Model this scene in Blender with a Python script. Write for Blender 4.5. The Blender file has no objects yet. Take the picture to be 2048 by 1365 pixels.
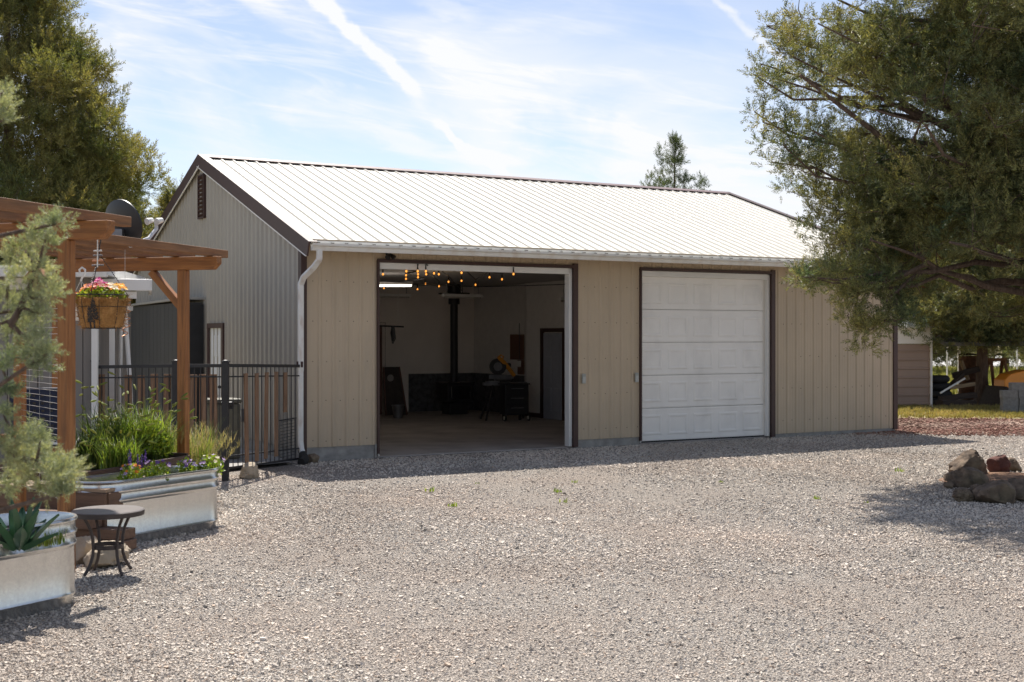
import bpy, math, random
import numpy as np
from mathutils import Vector, Matrix
random.seed(7); rng = np.random.default_rng(11)
S = bpy.context.scene
COL = S.collection
R = math.radians

# ------------------------------------------------------------------ camera
FPX, CX, HY, CAMH = 2535.5, 1024.0, 671.0, 1.95      # focal length and horizon measured on the 2048 px photograph
cam_d = bpy.data.cameras.new('camera'); cam = bpy.data.objects.new('camera', cam_d); COL.objects.link(cam)
cam.location = (0, 0, CAMH); cam.rotation_euler = (R(90), 0, 0)
cam_d.sensor_width = 36; cam_d.lens = 36 * FPX / 2048; cam_d.shift_y = -(682.5 - HY) / 2048
cam_d.clip_start = 0.05; cam_d.clip_end = 3000
cam_d.dof.use_dof = True; cam_d.dof.focus_distance = 15.0; cam_d.dof.aperture_fstop = 4.5
S.camera = cam

# ------------------------------------------------------------------ sky, sun, exposure
SUN_AZ, SUN_EL = R(-12), R(57)                       # azimuth clockwise from +Y
sun_dir = Vector((math.sin(SUN_AZ) * math.cos(SUN_EL), math.cos(SUN_AZ) * math.cos(SUN_EL), math.sin(SUN_EL)))
sd = bpy.data.lights.new('sun', 'SUN'); sd.energy = 5.0; sd.angle = R(0.53); sd.color = (1.0, 0.94, 0.86)
sun = bpy.data.objects.new('sun', sd); COL.objects.link(sun)
sun.rotation_euler = (-sun_dir).to_track_quat('-Z', 'Y').to_euler(); sun.location = (0, 10, 30)
S.view_settings.view_transform = 'Standard'; S.view_settings.look = 'None'
S.view_settings.exposure = 0.72; S.view_settings.gamma = 1.0
S.render.engine = 'CYCLES'
S.cycles.max_bounces = 8; S.cycles.transparent_max_bounces = 8

W = bpy.data.worlds.new('World'); S.world = W; W.use_nodes = True
def build_world():
    nt = W.node_tree; N = nt.nodes; L = nt.links; N.clear()
    out = N.new('ShaderNodeOutputWorld'); bg = N.new('ShaderNodeBackground')
    sky = N.new('ShaderNodeTexSky'); sky.sky_type = 'NISHITA'; sky.sun_disc = False
    sky.sun_elevation = SUN_EL; sky.sun_rotation = SUN_AZ
    sky.altitude = 1000; sky.air_density = 1.0; sky.dust_density = 0.6; sky.ozone_density = 2.5
    bg.inputs['Strength'].default_value = 0.088
    tc = N.new('ShaderNodeTexCoord'); sep = N.new('ShaderNodeSeparateXYZ'); L.new(tc.outputs['Generated'], sep.inputs[0])
    def M(op, a, b=None, c=None, clamp=False):
        n = N.new('ShaderNodeMath'); n.operation = op; n.use_clamp = clamp
        for i, v in enumerate((a, b, c)):
            if v is None: continue
            if isinstance(v, (int, float)): n.inputs[i].default_value = v
            else: L.new(v, n.inputs[i])
        return n.outputs[0]
    ysafe = M('MAXIMUM', sep.outputs[1], 0.05)
    az = M('DIVIDE', sep.outputs[0], ysafe)           # tangent of azimuth and of elevation about due +Y
    el = M('DIVIDE', sep.outputs[2], ysafe)
    def noise(sx, sy, scale, detail, rough, off, dist=0.0, rot=0.0):
        cb = N.new('ShaderNodeCombineXYZ')
        ca, sa = math.cos(rot), math.sin(rot)
        xr = M('ADD', M('MULTIPLY', az, ca), M('MULTIPLY', el, sa)); yr = M('SUBTRACT', M('MULTIPLY', el, ca), M('MULTIPLY', az, sa))
        L.new(M('MULTIPLY', xr, sx), cb.inputs[0]); L.new(M('MULTIPLY', yr, sy), cb.inputs[1]); cb.inputs[2].default_value = off
        n = N.new('ShaderNodeTexNoise'); n.inputs['Scale'].default_value = scale; n.inputs['Detail'].default_value = detail
        n.inputs['Roughness'].default_value = rough; n.inputs['Distortion'].default_value = dist
        L.new(cb.outputs[0], n.inputs['Vector']); return n.outputs['Fac']
    def smooth(v, a, b, lo=0.0, hi=1.0):
        n = N.new('ShaderNodeMapRange'); n.interpolation_type = 'SMOOTHSTEP'
        L.new(v, n.inputs[0]); n.inputs[1].default_value = a; n.inputs[2].default_value = b
        n.inputs[3].default_value = lo; n.inputs[4].default_value = hi; return n.outputs[0]
    big = noise(1.0, 2.6, 5.0, 5, 0.55, 3.1, 0.6, R(-12))
    fine = noise(1.0, 7.0, 9.0, 8, 0.62, 8.4, 0.8, R(-10))
    cir = M('ADD', M('MULTIPLY', smooth(big, 0.40, 0.66), 0.7), M('MULTIPLY', smooth(fine, 0.42, 0.72), 0.5))
    # a broad bank of cirrus over the middle of the sky, thinner towards the top and the horizon
    bank = smooth(M('ABSOLUTE', M('SUBTRACT', M('ADD', el, M('MULTIPLY', az, 0.30)), 0.165)), 0.13, 0.02)
    cloud = M('MULTIPLY', cir, M('ADD', 0.26, M('MULTIPLY', bank, 0.80)))
    wob = M('MULTIPLY', M('SUBTRACT', noise(1, 1, 26.0, 4, 0.6, 1.7), 0.5), 0.022)
    def trail(x0, y0, x1, y1, w, k, fade=0.02):
        ln = math.hypot(x1 - x0, y1 - y0); ux, uy = (x1 - x0) / ln, (y1 - y0) / ln
        dx = M('SUBTRACT', az, x0); dy = M('SUBTRACT', el, y0)
        t = M('ADD', M('MULTIPLY', dx, ux), M('MULTIPLY', dy, uy))
        d = M('ABSOLUTE', M('ADD', M('SUBTRACT', M('MULTIPLY', dx, uy), M('MULTIPLY', dy, ux)), wob))
        m = M('MULTIPLY', smooth(d, w, w * 0.15), M('MULTIPLY', smooth(t, -fade, fade), smooth(t, ln + fade, ln - fade)))
        return M('MULTIPLY', m, M('MULTIPLY', smooth(fine, 0.2, 0.6, 0.55, 1.0), k))
    tr = M('ADD', trail(-.162, .276, -.075, .190, .0088, 1.15), trail(-.058, .166, -.004, .122, .0055, 1.4, .008))
    tr = M('ADD', tr, trail(.150, .275, .225, .205, .0055, 0.55))
    tr = M('ADD', tr, trail(.125, .134, .21, .124, .004, 0.4, .01))
    tr = M('ADD', tr, trail(-.075, .266, -.03, .25, .009, 0.4, .015))
    fac = M('MULTIPLY', M('ADD', cloud, tr, None, True), smooth(sep.outputs[1], 0.0, 0.4, 0.5, 1.0))
    haze = smooth(el, 0.22, 0.0, 0.15, 0.30)
    fac = M('ADD', M('MULTIPLY', fac, 0.9), haze, None, True)
    mix = N.new('ShaderNodeMix'); mix.data_type = 'RGBA'
    L.new(fac, mix.inputs[0]); tint = N.new('ShaderNodeMix'); tint.data_type = 'RGBA'; tint.blend_type = 'MULTIPLY'; tint.inputs[0].default_value = 1.0; L.new(sky.outputs[0], tint.inputs[6]); tint.inputs[7].default_value = (1.16, 1.02, .97, 1); L.new(tint.outputs[2], mix.inputs[6]); mix.inputs[7].default_value = (6.7, 6.8, 7.1, 1)
    L.new(mix.outputs[2], bg.inputs['Color']); L.new(bg.outputs[0], out.inputs[0])
build_world()

# ------------------------------------------------------------------ materials
MATS = {}
def mat(name, col, rough=0.7, metal=0.0, var=0.15, scale=6.0, stretch=(1, 1, 1), bump=0.0, bscale=None, col2=None, thr=(0.35, 0.7), spec=0.5, detail=6, emit=None, estr=0.0, island=0.0, transl=0.0, streak=None):
    """Principled surface whose colour wanders between col and col2 (or lighter and darker col) over object coordinates."""
    if name in MATS: return MATS[name]
    m = bpy.data.materials.new(name); m.use_nodes = True; MATS[name] = m
    nt = m.node_tree; N = nt.nodes; L = nt.links
    b = N['Principled BSDF']; out = N['Material Output']
    b.inputs['Roughness'].default_value = rough; b.inputs['Metallic'].default_value = metal; b.inputs['Specular IOR Level'].default_value = spec
    tc = N.new('ShaderNodeTexCoord'); mp = N.new('ShaderNodeMapping'); mp.inputs['Scale'].default_value = stretch
    L.new(tc.outputs['Object'], mp.inputs[0])
    n = N.new('ShaderNodeTexNoise'); n.inputs['Scale'].default_value = scale; n.inputs['Detail'].default_value = detail; n.inputs['Roughness'].default_value = 0.6
    L.new(mp.outputs[0], n.inputs['Vector'])
    rp = N.new('ShaderNodeValToRGB'); rp.color_ramp.elements[0].position = thr[0]; rp.color_ramp.elements[1].position = thr[1]
    c1 = tuple(col); c2 = tuple(col2) if col2 else tuple(min(1, c * (1 + var)) for c in col)
    if not col2: c1 = tuple(c * (1 - var) for c in col)
    rp.color_ramp.elements[0].color = (*c1, 1); rp.color_ramp.elements[1].color = (*c2, 1)
    L.new(n.outputs['Fac'], rp.inputs[0]); colout = rp.outputs[0]
    if island:
        g = N.new('ShaderNodeNewGeometry'); hs = N.new('ShaderNodeHueSaturation')
        mr = N.new('ShaderNodeMapRange'); mr.inputs[3].default_value = 1 - island; mr.inputs[4].default_value = 1 + island
        L.new(g.outputs['Random Per Island'], mr.inputs[0]); L.new(mr.outputs[0], hs.inputs['Value']); L.new(colout, hs.inputs['Color'])
        mr2 = N.new('ShaderNodeMath'); mr2.operation = 'MULTIPLY_ADD'; mr2.inputs[1].default_value = 0.05; mr2.inputs[2].default_value = 0.475
        w = N.new('ShaderNodeTexWhiteNoise'); w.noise_dimensions = '1D'; L.new(g.outputs['Random Per Island'], w.inputs['W'])
        L.new(w.outputs['Value'], mr2.inputs[0]); L.new(mr2.outputs[0], hs.inputs['Hue'])
        colout = hs.outputs[0]
    if streak:      # dirt or stain of its own: (colour, scale, stretch, amount)
        sc, ss, st, sa = streak
        mp2 = N.new('ShaderNodeMapping'); mp2.inputs['Scale'].default_value = st; L.new(tc.outputs['Object'], mp2.inputs[0])
        n2 = N.new('ShaderNodeTexNoise'); n2.inputs['Scale'].default_value = ss; n2.inputs['Detail'].default_value = 5; L.new(mp2.outputs[0], n2.inputs['Vector'])
        r2 = N.new('ShaderNodeMapRange'); r2.inputs[1].default_value = 0.5; r2.inputs[2].default_value = 0.75; r2.inputs[4].default_value = sa; L.new(n2.outputs['Fac'], r2.inputs[0])
        mx = N.new('ShaderNodeMix'); mx.data_type = 'RGBA'; L.new(r2.outputs[0], mx.inputs[0]); L.new(colout, mx.inputs[6]); mx.inputs[7].default_value = (*sc, 1)
        colout = mx.outputs[2]
    L.new(colout, b.inputs['Base Color'])
    if bump:
        nb = N.new('ShaderNodeTexNoise'); nb.inputs['Scale'].default_value = bscale or scale * 3; nb.inputs['Detail'].default_value = 5
        L.new(mp.outputs[0], nb.inputs['Vector'])
        bp = N.new('ShaderNodeBump'); bp.inputs['Strength'].default_value = bump; bp.inputs['Distance'].default_value = 0.02
        L.new(nb.outputs['Fac'], bp.inputs['Height']); L.new(bp.outputs[0], b.inputs['Normal'])
    if emit:
        b.inputs['Emission Color'].default_value = (*emit, 1); b.inputs['Emission Strength'].default_value = estr
    if transl:
        t = N.new('ShaderNodeBsdfTranslucent'); tm = N.new('ShaderNodeMix'); tm.data_type = 'RGBA'; tm.blend_type = 'MULTIPLY'; tm.inputs[0].default_value = 1; L.new(colout, tm.inputs[6]); tm.inputs[7].default_value = (1.55, 1.4, .7, 1); L.new(tm.outputs[2], t.inputs['Color'])
        ms = N.new('ShaderNodeMixShader'); ms.inputs[0].default_value = transl
        L.new(b.outputs[0], ms.inputs[1]); L.new(t.outputs[0], ms.inputs[2]); L.new(ms.outputs[0], out.inputs['Surface'])
    return m

def gravel_mat(name, cols, scale, dark, patch):
    m = bpy.data.materials.new(name); m.use_nodes = True; nt = m.node_tree; N = nt.nodes; L = nt.links
    b = N['Principled BSDF']; b.inputs['Roughness'].default_value = 0.9; b.inputs['Specular IOR Level'].default_value = 0.2
    tc = N.new('ShaderNodeTexCoord')
    v = N.new('ShaderNodeTexVoronoi'); v.inputs['Scale'].default_value = scale; L.new(tc.outputs['Object'], v.inputs['Vector'])
    sx = N.new('ShaderNodeSeparateXYZ'); L.new(v.outputs['Color'], sx.inputs[0])
    rp = N.new('ShaderNodeValToRGB'); rp.color_ramp.interpolation = 'CONSTANT'
    e = rp.color_ramp.elements
    for i, c in enumerate(cols):
        if i > 1: e.new(i / len(cols))
        e[i].position = i / len(cols); e[i].color = (*c, 1)
    L.new(sx.outputs[0], rp.inputs[0])
    n = N.new('ShaderNodeTexNoise'); n.inputs['Scale'].default_value = 0.45; n.inputs['Detail'].default_value = 5; L.new(tc.outputs['Object'], n.inputs['Vector'])
    mr = N.new('ShaderNodeMapRange'); mr.inputs[1].default_value = 0.42; mr.inputs[2].default_value = 0.7; mr.inputs[4].default_value = 0.55; L.new(n.outputs['Fac'], mr.inputs[0])
    mx = N.new('ShaderNodeMix'); mx.data_type = 'RGBA'; L.new(mr.outputs[0], mx.inputs[0]); L.new(rp.outputs[0], mx.inputs[6]); mx.inputs[7].default_value = (*patch, 1)
    de = N.new('ShaderNodeMapRange'); de.inputs[1].default_value = 0.25; de.inputs[2].default_value = 0.62; de.inputs[3].default_value = 0.0; de.inputs[4].default_value = 0.8
    L.new(v.outputs['Distance'], de.inputs[0])
    m2 = N.new('ShaderNodeMix'); m2.data_type = 'RGBA'; L.new(de.outputs[0], m2.inputs[0]); L.new(mx.outputs[2], m2.inputs[6]); m2.inputs[7].default_value = (*dark, 1)
    L.new(m2.outputs[2], b.inputs['Base Color'])
    bp = N.new('ShaderNodeBump'); bp.invert = True; bp.inputs['Strength'].default_value = 1.0; bp.inputs['Distance'].default_value = 0.03
    L.new(v.outputs['Distance'], bp.inputs['Height']); L.new(bp.outputs[0], b.inputs['Normal'])
    MATS[name] = m; return m

def stone_mat(name, cols):
    m = bpy.data.materials.new(name); m.use_nodes = True; nt = m.node_tree; N = nt.nodes; L = nt.links
    b = N['Principled BSDF']; b.inputs['Roughness'].default_value = 0.85; b.inputs['Specular IOR Level'].default_value = 0.3
    g = N.new('ShaderNodeNewGeometry'); rp = N.new('ShaderNodeValToRGB'); rp.color_ramp.interpolation = 'CONSTANT'; e = rp.color_ramp.elements
    for i, c in enumerate(cols):
        if i > 1: e.new(i / len(cols))
        e[i].position = i / len(cols); e[i].color = (*c, 1)
    L.new(g.outputs['Random Per Island'], rp.inputs[0])
    tc = N.new('ShaderNodeTexCoord')
    n = N.new('ShaderNodeTexNoise'); n.inputs['Scale'].default_value = 0.45; n.inputs['Detail'].default_value = 5; L.new(tc.outputs['Object'], n.inputs['Vector'])
    mr = N.new('ShaderNodeMapRange'); mr.inputs[1].default_value = 0.42; mr.inputs[2].default_value = 0.7; mr.inputs[4].default_value = 0.55; L.new(n.outputs['Fac'], mr.inputs[0])
    mx = N.new('ShaderNodeMix'); mx.data_type = 'RGBA'; L.new(mr.outputs[0], mx.inputs[0]); L.new(rp.outputs[0], mx.inputs[6]); mx.inputs[7].default_value = (.60, .48, .385, 1)
    n5 = N.new('ShaderNodeTexNoise'); n5.inputs['Scale'].default_value = 0.22; n5.inputs['Detail'].default_value = 4; n5.inputs['Distortion'].default_value = 0.6; L.new(tc.outputs['Object'], n5.inputs['Vector'])
    m5 = N.new('ShaderNodeMapRange'); m5.inputs[1].default_value = 0.36; m5.inputs[2].default_value = 0.66; m5.inputs[3].default_value = 0.74; m5.inputs[4].default_value = 1.10; L.new(n5.outputs['Fac'], m5.inputs[0])
    hv = N.new('ShaderNodeHueSaturation'); L.new(m5.outputs[0], hv.inputs['Value']); L.new(mx.outputs[2], hv.inputs['Color'])
    L.new(hv.outputs[0], b.inputs['Base Color'])
    MATS[name] = m; return m

# ------------------------------------------------------------------ mesh builder
def basis(d, up=(0, 0, 1)):
    x = Vector(d).normalized(); u = Vector(up)
    if abs(x.dot(u.normalized())) > 0.98: u = Vector((0, 1, 0))
    y = u.cross(x).normalized(); z = x.cross(y)
    return x, y, z
class MB:
    def __init__(s): s.V = []; s.F = []; s.MI = []; s.m = 0
    def add(s, V, F):
        o = len(s.V); s.V += [tuple(v) for v in V]
        for f in F: s.F.append([i + o for i in f]); s.MI.append(s.m)
        return s
    def box(s, c, d, ax=None):
        hx, hy, hz = d[0] / 2, d[1] / 2, d[2] / 2
        P = [Vector((x, y, z)) for x in (-hx, hx) for y in (-hy, hy) for z in (-hz, hz)]
        if ax: P = [ax[0] * p.x + ax[1] * p.y + ax[2] * p.z for p in P]
        c = Vector(c)
        return s.add([p + c for p in P], [(0, 1, 3, 2), (4, 6, 7, 5), (0, 4, 5, 1), (2, 3, 7, 6), (0, 2, 6, 4), (1, 5, 7, 3)])
    def beam(s, p0, p1, w, h, up=(0, 0, 1)):
        p0, p1 = Vector(p0), Vector(p1); d = p1 - p0
        return s.box((p0 + p1) / 2, (d.length, w, h), basis(d, up))
    def tube(s, pts, r, n=8, cap=True):
        pts = [Vector(p) for p in pts]; k = len(pts)
        rs = r if isinstance(r, (list, tuple)) else [r] * k
        V = []; F = []; up = Vector((0.13, 0.21, 0.97))
        for i, p in enumerate(pts):
            t = pts[min(i + 1, k - 1)] - pts[max(i - 1, 0)]
            x, y, z = basis(t, up)
            up = z
            for j in range(n):
                a = 2 * math.pi * j / n; V.append(p + (y * math.cos(a) + z * math.sin(a)) * rs[i])
        for i in range(k - 1):
            for j in range(n):
                a, b = i * n + j, i * n + (j + 1) % n; F.append((a, b, b + n, a + n))
        if cap: F += [tuple(reversed(range(n))), tuple(range((k - 1) * n, k * n))]
        return s.add(V, F)
    def lathe(s, prof, n=24, c=(0, 0, 0), cap=True):
        V = []; F = []; k = len(prof)
        for r, z in prof:
            for j in range(n):
                a = 2 * math.pi * j / n; V.append((c[0] + r * math.cos(a), c[1] + r * math.sin(a), c[2] + z))
        for i in range(k - 1):
            for j in range(n):
                a, b = i * n + j, i * n + (j + 1) % n; F.append((a, b, b + n, a + n))
        if cap: F += [tuple(reversed(range(n))), tuple(range((k - 1) * n, k * n))]
        return s.add(V, F)
    def prism(s, poly, vec):
        n = len(poly); v = Vector(vec); P = [Vector(p) for p in poly]
        return s.add(P + [p + v for p in P], [tuple(reversed(range(n))), tuple(range(n, 2 * n))] + [(i, (i + 1) % n, (i + 1) % n + n, i + n) for i in range(n)])
    def ball(s, c, r, sc=(1, 1, 1), n=8, k=6):
        V = [(c[0], c[1], c[2] - r * sc[2])]
        for i in range(1, k):
            a = math.pi * i / k - math.pi / 2
            for j in range(n):
                b = 2 * math.pi * j / n; V.append((c[0] + r * sc[0] * math.cos(a) * math.cos(b), c[1] + r * sc[1] * math.cos(a) * math.sin(b), c[2] + r * sc[2] * math.sin(a)))
        V.append((c[0], c[1], c[2] + r * sc[2])); F = [(0, 1 + (j + 1) % n, 1 + j) for j in range(n)]
        for i in range(k - 2):
            for j in range(n):
                a, b = 1 + i * n + j, 1 + i * n + (j + 1) % n; F.append((a, b, b + n, a + n))
        t = len(V) - 1; o = 1 + (k - 2) * n; F += [(o + j, o + (j + 1) % n, t) for j in range(n)]
        return s.add(V, F)
    def build(s, name, mats, parent=None, smooth=False, bevel=0.0, world=False, origin=None):
        me = bpy.data.meshes.new(name); V = s.V
        if world and parent is not None:
            inv = parent.matrix_basis.inverted(); V = [inv @ Vector(v) for v in V]
        if origin is not None: V = [Vector(v) - Vector(origin) for v in V]
        me.from_pydata([tuple(v) for v in V], [], s.F)
        for m in (mats if isinstance(mats, (list, tuple)) else [mats]): me.materials.append(m)
        me.polygons.foreach_set('material_index', s.MI)
        if smooth:
            me.shade_smooth(); me.set_sharp_from_angle(angle=R(40))
        me.update()
        o = bpy.data.objects.new(name, me); COL.objects.link(o)
        if parent is not None: o.parent = parent
        if origin is not None: o.location = origin
        if bevel:
            b = o.modifiers.new('bevel', 'BEVEL'); b.width = bevel; b.segments = 2; b.limit_method = 'ANGLE'; b.angle_limit = R(40)
        return o
def raw_mesh(name, V, F, m, parent=None, origin=None, smooth=False):
    """V (n,3) and F (k,3|4) numpy arrays -> one object, fast."""
    me = bpy.data.meshes.new(name); V = np.asarray(V, np.float32); F = np.asarray(F, np.int32)
    if origin is not None: V = V - np.asarray(origin, np.float32)
    me.vertices.add(len(V)); me.vertices.foreach_set('co', V.ravel())
    k = F.shape[1]; me.loops.add(F.size); me.loops.foreach_set('vertex_index', F.ravel())
    me.polygons.add(len(F)); me.polygons.foreach_set('loop_start', np.arange(0, F.size, k, dtype=np.int32))
    me.polygons.foreach_set('use_smooth', np.full(len(F), smooth, dtype=bool))
    me.materials.append(m); me.update(calc_edges=True)
    o = bpy.data.objects.new(name, me); COL.objects.link(o)
    if parent is not None: o.parent = parent
    if origin is not None and parent is None: o.location = tuple(origin)
    return o
def plank(name, p0, p1, w, h, m, parent, bevel=0.006, up=(0, 0, 1)):
    """A board whose own X axis runs along its grain; p0, p1 in the parent's frame."""
    p0, p1 = Vector(p0), Vector(p1); d = p1 - p0
    o = MB().box((0, 0, 0), (d.length, w, h)).build(name, m, parent, bevel=bevel)
    x, y, z = basis(d, up); mtx = Matrix((x, y, z)).transposed().to_4x4(); mtx.translation = (p0 + p1) / 2
    o.matrix_basis = mtx; return o
def tag(o, label=None, cat=None, group=None, kind=None):
    for k, v in (('label', label), ('category', cat), ('group', group), ('kind', kind)):
        if v: o[k] = v
    return o
def thing(name, label, cat, loc=(0, 0, 0), rz=0.0, group=None):
    o = bpy.data.objects.new(name, None); COL.objects.link(o); o.empty_display_size = 0.2
    o.location = loc; o.rotation_euler = (0, 0, rz); o.matrix_basis = Matrix.Translation(loc) @ Matrix.Rotation(rz, 4, 'Z')
    return tag(o, label, cat, group)
def kids(o): return [c for c in bpy.data.objects if c.parent == o]
def copy_tree(o, parent=None):
    c = o.copy(); COL.objects.link(c)
    if parent is not None: c.parent = parent
    for ch in kids(o): copy_tree(ch, c)
    return c
def at(px, py, Y):                                   # point at depth Y seen at photograph pixel (px, py)
    return Vector(((px - CX) / FPX * Y, Y, CAMH + (HY - py) / FPX * Y))
def gnd(px, py):                                     # ground point seen at that pixel
    Y = CAMH * FPX / (py - HY); return Vector(((px - CX) / FPX * Y, Y, 0))

# ------------------------------------------------------------------ ground
m_ground = mat('dry_grass_ground', (.20, .17, .08), .95, var=.3, scale=.8, col2=(.36, .29, .15), bump=.6, bscale=20)
COLS = [(0.652, 0.584, 0.509), (0.57, 0.522, 0.466), (0.686, 0.616, 0.537), (0.62, 0.538, 0.453), (0.652, 0.587, 0.513), (0.447, 0.407, 0.363), (0.71, 0.64, 0.551), (0.636, 0.55, 0.457), (0.595, 0.543, 0.481), (0.538, 0.424, 0.332), (0.661, 0.596, 0.517), (0.341, 0.31, 0.277), (0.644, 0.579, 0.501), (0.669, 0.604, 0.517), (0.259, 0.237, 0.211)]
m_gravel = gravel_mat('gravel_ground', COLS, 62, (.11, .10, .095), (.60, .48, .385))
m_stone = stone_mat('crushed_stone', COLS)
m_cinder = gravel_mat('red_cinder', [(.23, .105, .075), (.17, .08, .055), (.28, .14, .105), (.20, .09, .07)], 40, (.10, .05, .04), (.34, .22, .17))
m_road = mat('road_surface', (.42, .41, .39), .9, var=.12, scale=2)

def vnoise(P, seed, f):
    r_ = np.random.default_rng(seed); o = np.zeros(len(P))
    for k in range(7):
        d = r_.normal(0, 1, 3) * f * (1 + .5 * k); o += np.sin(P @ d + r_.random() * 6.28) / (1 + .6 * k)
    return o
def sheet(name, poly, z, m):
    me = bpy.data.meshes.new(name); me.from_pydata([(x, y, z) for x, y in poly], [], [tuple(range(len(poly)))]); me.materials.append(m); me.update()
    o = bpy.data.objects.new(name, me); COL.objects.link(o); tag(o, kind='structure'); return o
sheet('ground', [(-600, -60), (600, -60), (600, 1500), (-600, 1500)], -0.05, m_ground)
sheet('gravel_drive', [(-40, -40), (40, -40), (40, 25.5), (10.5, 27.6), (9, 27.2), (-3.0, 20.0), (-3.3, 20.5), (-14, 20)], -0.02, m_gravel)
sheet('red_cinder_path', [(8.2, 26.4), (12, 25.4), (25, 23.5), (40, 22), (40, 28.5), (22, 29.6), (8.0, 29.8), (6, 31)], -0.014, m_cinder)
sheet('road', [(-300, 84), (300, 78), (300, 120), (-300, 126)], -0.03, m_road)
def gravel_stones():
    """Loose crushed stone lying on the drive: tens of thousands of angular chips in one object."""
    n = 440000
    Y = 5.8 + (25.5 - 5.8) * rng.random(n) ** 1.25
    X = (rng.random(n) * 2 - 1) * (0.43 * Y + 0.5)
    u = np.array([math.sin(1.054), math.cos(1.054)]); v = np.array([-math.cos(1.054), math.sin(1.054)])
    b = (X + 3.253) * v[0] + (Y - 19.692) * v[1]
    a = (X + 3.253) * u[0] + (Y - 19.692) * u[1]
    keep = (b < -0.05) & ~((X < -3.5) & (Y > 12.5) & (X < -3.4 - 0.05 * Y)) & ~((a < -.3) & (b > -1.2))
    q = np.stack([X, Y, X * 0], 1) * np.array([.75, 1.35, 0]); worn = 1 / (1 + np.exp(-(vnoise(q, 5, .42) - .55) * 3.0))
    track = np.zeros(len(X))                          # faint wheel tracks swinging out of the open bay towards the right
    for off in (-.75, .75):
        cxk = .15 + off + 2.6 * np.clip((19.5 - Y) / 13, 0, 1) ** 1.6 * 2.0; track = np.maximum(track, np.exp(-((X - cxk) / .28) ** 2))
    keep &= rng.random(len(X)) > np.clip(worn * .75 + track * .45, 0, .85)
    X, Y = X[keep], Y[keep]; n = len(X)
    s = 0.0041 * np.exp(rng.normal(0, .34, n)) * (0.78 + Y * 0.028)
    base = np.array([[x, y, z] for x in (-1, 1) for y in (-1, 1) for z in (-1, 1)], float)
    V = base[None] + rng.normal(0, .32, (n, 8, 3))
    V *= np.stack([s * rng.uniform(.85, 1.4, n), s * rng.uniform(.75, 1.2, n), s * rng.uniform(.55, 1.05, n)], 1)[:, None, :]
    th = rng.random(n) * 6.28; tl = rng.normal(0, .5, n)
    x, y, z = V[..., 0], V[..., 1], V[..., 2]
    ct, st = np.cos(tl)[:, None], np.sin(tl)[:, None]; x, z = x * ct - z * st, x * st + z * ct
    c, d = np.cos(th)[:, None], np.sin(th)[:, None]; x, y = x * c - y * d, x * d + y * c
    V = np.stack([x + X[:, None], y + Y[:, None], z + (-0.02 + s * 0.35)[:, None]], -1).reshape(-1, 3)
    q = np.array([(0, 1, 3, 2), (4, 6, 7, 5), (0, 4, 5, 1), (2, 3, 7, 6), (0, 2, 6, 4), (1, 5, 7, 3)])
    F = (q[None] + (np.arange(n) * 8)[:, None, None]).reshape(-1, 4)
    o = raw_mesh('gravel', V, F, m_stone); tag(o, 'loose grey and tan crushed gravel covering the driveway', 'gravel', kind='stuff')
gravel_stones()
def cinder_stones():
    n = 42000; X = rng.uniform(6.5, 17, n); Yc = 27.6 - .12 * (X - 8); Y = Yc + rng.normal(0, 1.0, n) ; u = rng.uniform(-2.2, 2.2, n) + rng.normal(0, .35, n); Y = Yc + u
    b = -(X + 3.253) * .494 + (Y - 19.692) * .8696; a = (X + 3.253) * .8696 + (Y - 19.692) * .494; keep = (b < -.05) | (a > 12.9); X, Y = X[keep], Y[keep]; n = len(X)
    s = .0105 * np.exp(rng.normal(0, .35, n)); base = np.array([[x, y, z] for x in (-1, 1) for y in (-1, 1) for z in (-1, 1)], float)
    V = (base[None] + rng.normal(0, .32, (n, 8, 3))) * s[:, None, None] * np.array([1.1, 1, .7]); V = V + np.stack([X, Y, -.012 + s * .3], 1)[:, None, :]
    q = np.array([(0, 1, 3, 2), (4, 6, 7, 5), (0, 4, 5, 1), (2, 3, 7, 6), (0, 2, 6, 4), (1, 5, 7, 3)]); F = (q[None] + (np.arange(n) * 8)[:, None, None]).reshape(-1, 4)
    tag(raw_mesh('cinder_gravel', V.reshape(-1, 3), F, stone_mat('red_stone', [(.23, .105, .075), (.17, .08, .055), (.28, .14, .105), (.20, .09, .07), (.33, .22, .16)])), 'loose red cinder stones spread along the path beside the garage', 'gravel', kind='stuff')
cinder_stones()

# ------------------------------------------------------------------ the garage
GT = 1.054; GRZ = math.pi / 2 - GT; GX, GY = -3.253, 19.692
GL, GW, ZE, ZR, OH = 12.79, 10.88, 3.347, 5.39, 0.50
def gw(a, b, z=0.0):                                  # garage frame -> world
    return Vector((GX + a * math.sin(GT) - b * math.cos(GT), GY + a * math.cos(GT) + b * math.sin(GT), z))
m_beige = mat('beige_steel', (.515, .415, .295), .55, var=.05, scale=1.2, streak=((.38, .32, .24), 2.0, (3, 3, .35), .30))
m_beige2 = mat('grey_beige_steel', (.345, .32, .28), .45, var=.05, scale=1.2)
m_brown = mat('brown_trim', (.055, .026, .022), .5, var=.12, scale=3)
m_white = mat('white_paint', (.78, .77, .74), .5, var=.04, scale=2)
m_gutter = mat('white_gutter', (.74, .72, .67), .45, var=.05, scale=2, streak=((.42, .27, .13), 5.0, (1, 1, .5), .35))
m_roof = mat('white_roof_steel', (.51, .485, .42), .42, var=.03, scale=1.0, streak=((.46, .43, .37), 3.0, (1, .2, .2), .35))
m_screw = mat('screw_head', (.10, .085, .07), .5)
m_conc = mat('concrete', (.32, .31, .29), .9, var=.22, scale=5, bump=.3, streak=((.17, .16, .15), 4.0, (1, 1, 2), .5))
m_slab = mat('garage_slab', (.36, .325, .30), .6, var=.2, scale=1.5, streak=((.12, .11, .10), 1.3, (1, 1, 1), .5))
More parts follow.
